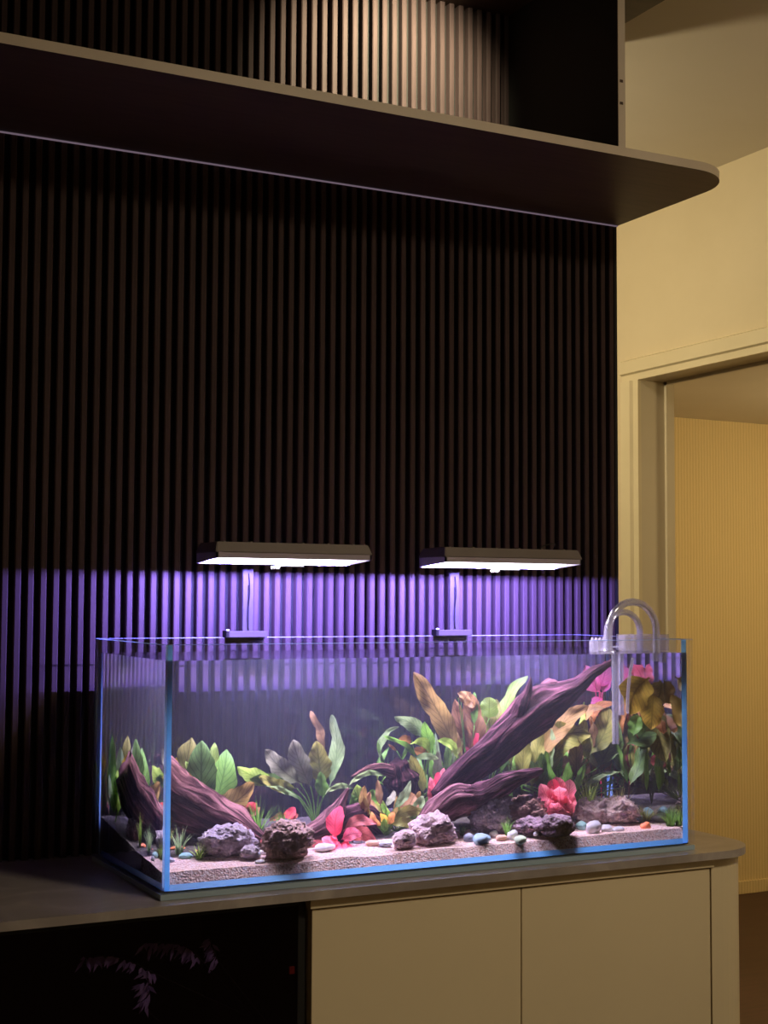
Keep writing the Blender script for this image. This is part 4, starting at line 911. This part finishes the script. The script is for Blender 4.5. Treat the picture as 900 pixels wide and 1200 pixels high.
for t in (('bright green spiky grass tuft behind the pale grey lava rock', 302, 968, 34, 22, 46, 'green', -.24), ('small grass tuft behind the round brown lava rock', 330, 968, 26, 14, 30, 'green', -.25),
          ('grass tuft right of the left front corner', 210, 990, 26, 18, 22, 'pale', -.33), ('little yellow-green grass tuft by the flat pebbles', 234, 994, 14, 15, 22, 'lime', -.37),
          ('tall grass tuft in the left rear seen through the side glass', 196, 985, 30, 10, 26, 'lime', -.29), ('bright grass tuft right of the pink rosette plant', 690, 940, 34, 20, 50, 'lime', -.30),
          ('dull grass tuft behind the low lilac rock', 726, 938, 28, 22, 40, 'olive', -.32), ('dull grass patch near the right glass', 786, 935, 14, 18, 44, 'green', -.42), ('short grass tuft between the dull patches', 757, 938, 14, 18, 34, 'olive', -.36),
          ('small grass tuft growing in front of the grey-purple rock', 594, 976, 16, 8, 24, 'green', -.42), ('dark mossy tuft behind the branch tip', 626, 940, 24, 20, 60, 'dkgreen', -.27),
          ('tiny green tuft on the clustered pink rock', 541, 968, 10, 10, 18, 'green', -.36)):
    tuft(*t)

# ------------------------------------------------------------------ filter pipes and skimmer
def glassy(name, tint, refl, body, bf, rough=0.02):
    m = pane_mat(name, tint, refl); nt = m.node_tree
    out = [n for n in nt.nodes if n.type == 'OUTPUT_MATERIAL'][0]; src = out.inputs[0].links[0].from_socket
    d = N(nt, 'ShaderNodeBsdfTranslucent'); d.inputs[0].default_value = (*body, 1); d2 = N(nt, 'ShaderNodeBsdfDiffuse'); d2.inputs[0].default_value = (*body, 1)
    a = N(nt, 'ShaderNodeMixShader'); nt.links.new(d.outputs[0], a.inputs[1]); nt.links.new(d2.outputs[0], a.inputs[2])
    mx = N(nt, 'ShaderNodeMixShader'); mx.inputs[0].default_value = bf; nt.links.new(src, mx.inputs[1]); nt.links.new(a.outputs[0], mx.inputs[2]); nt.links.new(mx.outputs[0], out.inputs[0])
    for n in nt.nodes:
        if n.type == 'BSDF_GLOSSY': n.inputs['Roughness'].default_value = rough
    return m
M['pipe'] = glassy('pipe_glass', (0.93, 0.94, 0.98), 0.26, (0.9, 0.88, 1.0), 0.16)
PR = .0082
def pipe(label, Y, xi, xo, ztop, yend, r=PR):
    zi = wat(xi, yend, Y).z
    Xi = at(xi, 760, Y).x; Xo = at(xo, 745, Y).x
    pi_ = wat(xi, 860, Y)
    Xi = min(wat(xi - 1, 820, Y).x, WX1 - .012)
    R = (Xo - Xi) / 2; cx = (Xo + Xi) / 2; za = ZC + ztop - R
    pts = [Vector((Xi, Y, zi + (za - zi) * k / 10)) for k in range(10)]
    pts += [Vector((cx - R * math.cos(math.pi * k / 14), Y, za + R * math.sin(math.pi * k / 14))) for k in range(15)]
    pts += [Vector((Xo, Y, za - (za - ZC - .40) * k / 4)) for k in range(1, 5)]
    e = empty('lily_pipe', (Xi, Y, zi), label, 'pipe', 'glass filter pipes')
    obj('outer_tube', tube(bmesh.new(), pts, r, 14, cap=False), M['pipe'], e, True)
    obj('inner_wall', tube(bmesh.new(), pts, r * .72, 12, cap=False), M['pipe'], e, True)
    bm = lathe(bmesh.new(), [(r * 1.05, 0), (r * 1.9, .006), (r * 2.0, .008), (r * 1.1, .010)], (Xi, Y, WZ1 - .004), 18)
    obj('flare_ring', bm, M['pipe'], e, True)
    return e, Xi, Xo
p1, Xi1, Xo1 = pipe('larger clear glass filter pipe arching over the right rim, nearer one', -.42, 722, 769, .533, 872)
p2, Xi2, Xo2 = pipe('smaller clear glass filter pipe arching over the right rim, farther one', -.33, 729, 750, .510, 838, PR * .9)
M['acrylic'] = glassy('cut_clear_acrylic', (0.9, 0.9, 0.97), 0.22, (0.85, 0.82, 0.95), 0.22, 0.08)
sk = empty('acrylic_skimmer', (-0.2, -.3, ZC + TH - .03), 'clear cut acrylic pipe holder with toothed edge on the right rim', 'holder')
rs = random.Random(9)
def crystal(name, x0, x1, y0, y1, z0, z1, nx=10, ny=3):
    bm = bmesh.new(); v = {}
    for i in range(nx + 1):
        for j in range(ny + 1):
            for k in range(2):
                jit = .0016
                v[i, j, k] = bm.verts.new((x0 + (x1 - x0) * i / nx + rs.uniform(-jit, jit), y0 + (y1 - y0) * j / ny + rs.uniform(-jit, jit), (z1 if k else z0) + rs.uniform(-jit, jit)))
    for i in range(nx):
        for j in range(ny):
            bm.faces.new((v[i, j, 0], v[i, j + 1, 0], v[i + 1, j + 1, 0], v[i + 1, j, 0])); bm.faces.new((v[i, j, 1], v[i + 1, j, 1], v[i + 1, j + 1, 1], v[i, j + 1, 1]))
    for i in range(nx):
        bm.faces.new((v[i, 0, 0], v[i + 1, 0, 0], v[i + 1, 0, 1], v[i, 0, 1])); bm.faces.new((v[i + 1, ny, 0], v[i, ny, 0], v[i, ny, 1], v[i + 1, ny, 1]))
    for j in range(ny):
        bm.faces.new((v[0, j + 1, 0], v[0, j, 0], v[0, j, 1], v[0, j + 1, 1])); bm.faces.new((v[nx, j, 0], v[nx, j + 1, 0], v[nx, j + 1, 1], v[nx, j, 1]))
    bmesh.ops.triangulate(bm, faces=bm.faces)
    return obj(name, bm, M['acrylic'], sk)
YK = -.36
xa, xb = at(729, 752, YK).x, at(781, 752, YK).x
crystal('holder_block', xa, xb, YK - .008, YK + .022, WZ1 + .001, ZC + TH + .008, 12, 3)
xc, xd = at(692, 755, YK).x, at(714, 755, YK).x
crystal('weir_plate', xc, xd, YK - .004, YK + .004, WZ1 + .001, ZC + TH - .004, 6, 1)
for k in range(5):
    xx = xc + (xd - xc) * (k + .2) / 5
    bm = bmesh.new(); zz = ZC + TH - .004
    a = [bm.verts.new((xx, YK - .003, zz)), bm.verts.new((xx + .006, YK - .003, zz)), bm.verts.new((xx + .006, YK + .003, zz)), bm.verts.new((xx, YK + .003, zz))]
    b = [bm.verts.new((xx + .002, YK - .002, zz + .007)), bm.verts.new((xx + .004, YK - .002, zz + .007)), bm.verts.new((xx + .004, YK + .002, zz + .007)), bm.verts.new((xx + .002, YK + .002, zz + .007))]
    bm.faces.new(a[::-1]); bm.faces.new(b)
    for i in range(4): bm.faces.new((a[i], a[(i + 1) % 4], b[(i + 1) % 4], b[i]))
    obj('tooth', bm, M['acrylic'], sk)
boxo('hanger', (xd, YK - .001, WZ1 + .008), (xa, YK + .001, WZ1 + .012), M['acrylic'], sk)
# return hook in the water
hx = wat(737, 780, -.42)
tubeo('intake_tube', [wat(742, 771, -.42), wat(738, 790, -.42), wat(736, 812, -.42), wat(735, 836, -.42)], .004, M['pipe'], p1, 10, 20)

# ------------------------------------------------------------------ blurry lavender flecks shaped as leaflets on twigs, and a switch, behind smoked glass
M['lav'] = surf('lavender_dried_leaf', (0.50, 0.38, 0.85), (0.70, 0.58, 0.98), rough=.6, scale=30)
M['red_led'] = surf('red_switch', (0.6, 0.06, 0.03), rough=.4)
sp_ = empty('dried_sprig', (-1.40, -.30, .08), 'lavender grey feathery sprig behind the smoked glass door', 'sprig')
rg = random.Random(4)
for rows, nlf in ((((300, 1195), (200, 1150), (140, 1122), (95, 1122)), 46), (((300, 1195), (240, 1130), (215, 1108), (165, 1104)), 40), (((310, 1195), (262, 1135), (250, 1112), (246, 1098)), 20), (((190, 1199), (170, 1180), (176, 1160), (168, 1150)), 34)):
    pts = smoothpath([at(x, y, -.43) for x, y in rows], 24)
    sto = obj('twig', tube(bmesh.new(), pts, .0012, 6), M['black'], sp_, True)
    for k in range(nlf):
        p = pts[min(24, int(10 + 14 * k / nlf))]; d = Vector((rg.uniform(-1, .2), rg.uniform(-.3, .3), rg.uniform(-1, -.1))).normalized()
        sd = d.cross(Vector((0, 1, .2))).normalized() * .0035; l = rg.uniform(.012, .034)
        bm = bmesh.new(); q = [p, p + d * l * .5 + sd, p + d * l, p + d * l * .5 - sd]
        bm.faces.new([bm.verts.new(x) for x in q]); obj('leaflet', bm, M['lav'], sto)
boxo('switch', (-1.122, -.4985, ZC - .155), (-1.112, -.494, ZC - .142), M['red_led'], bay)
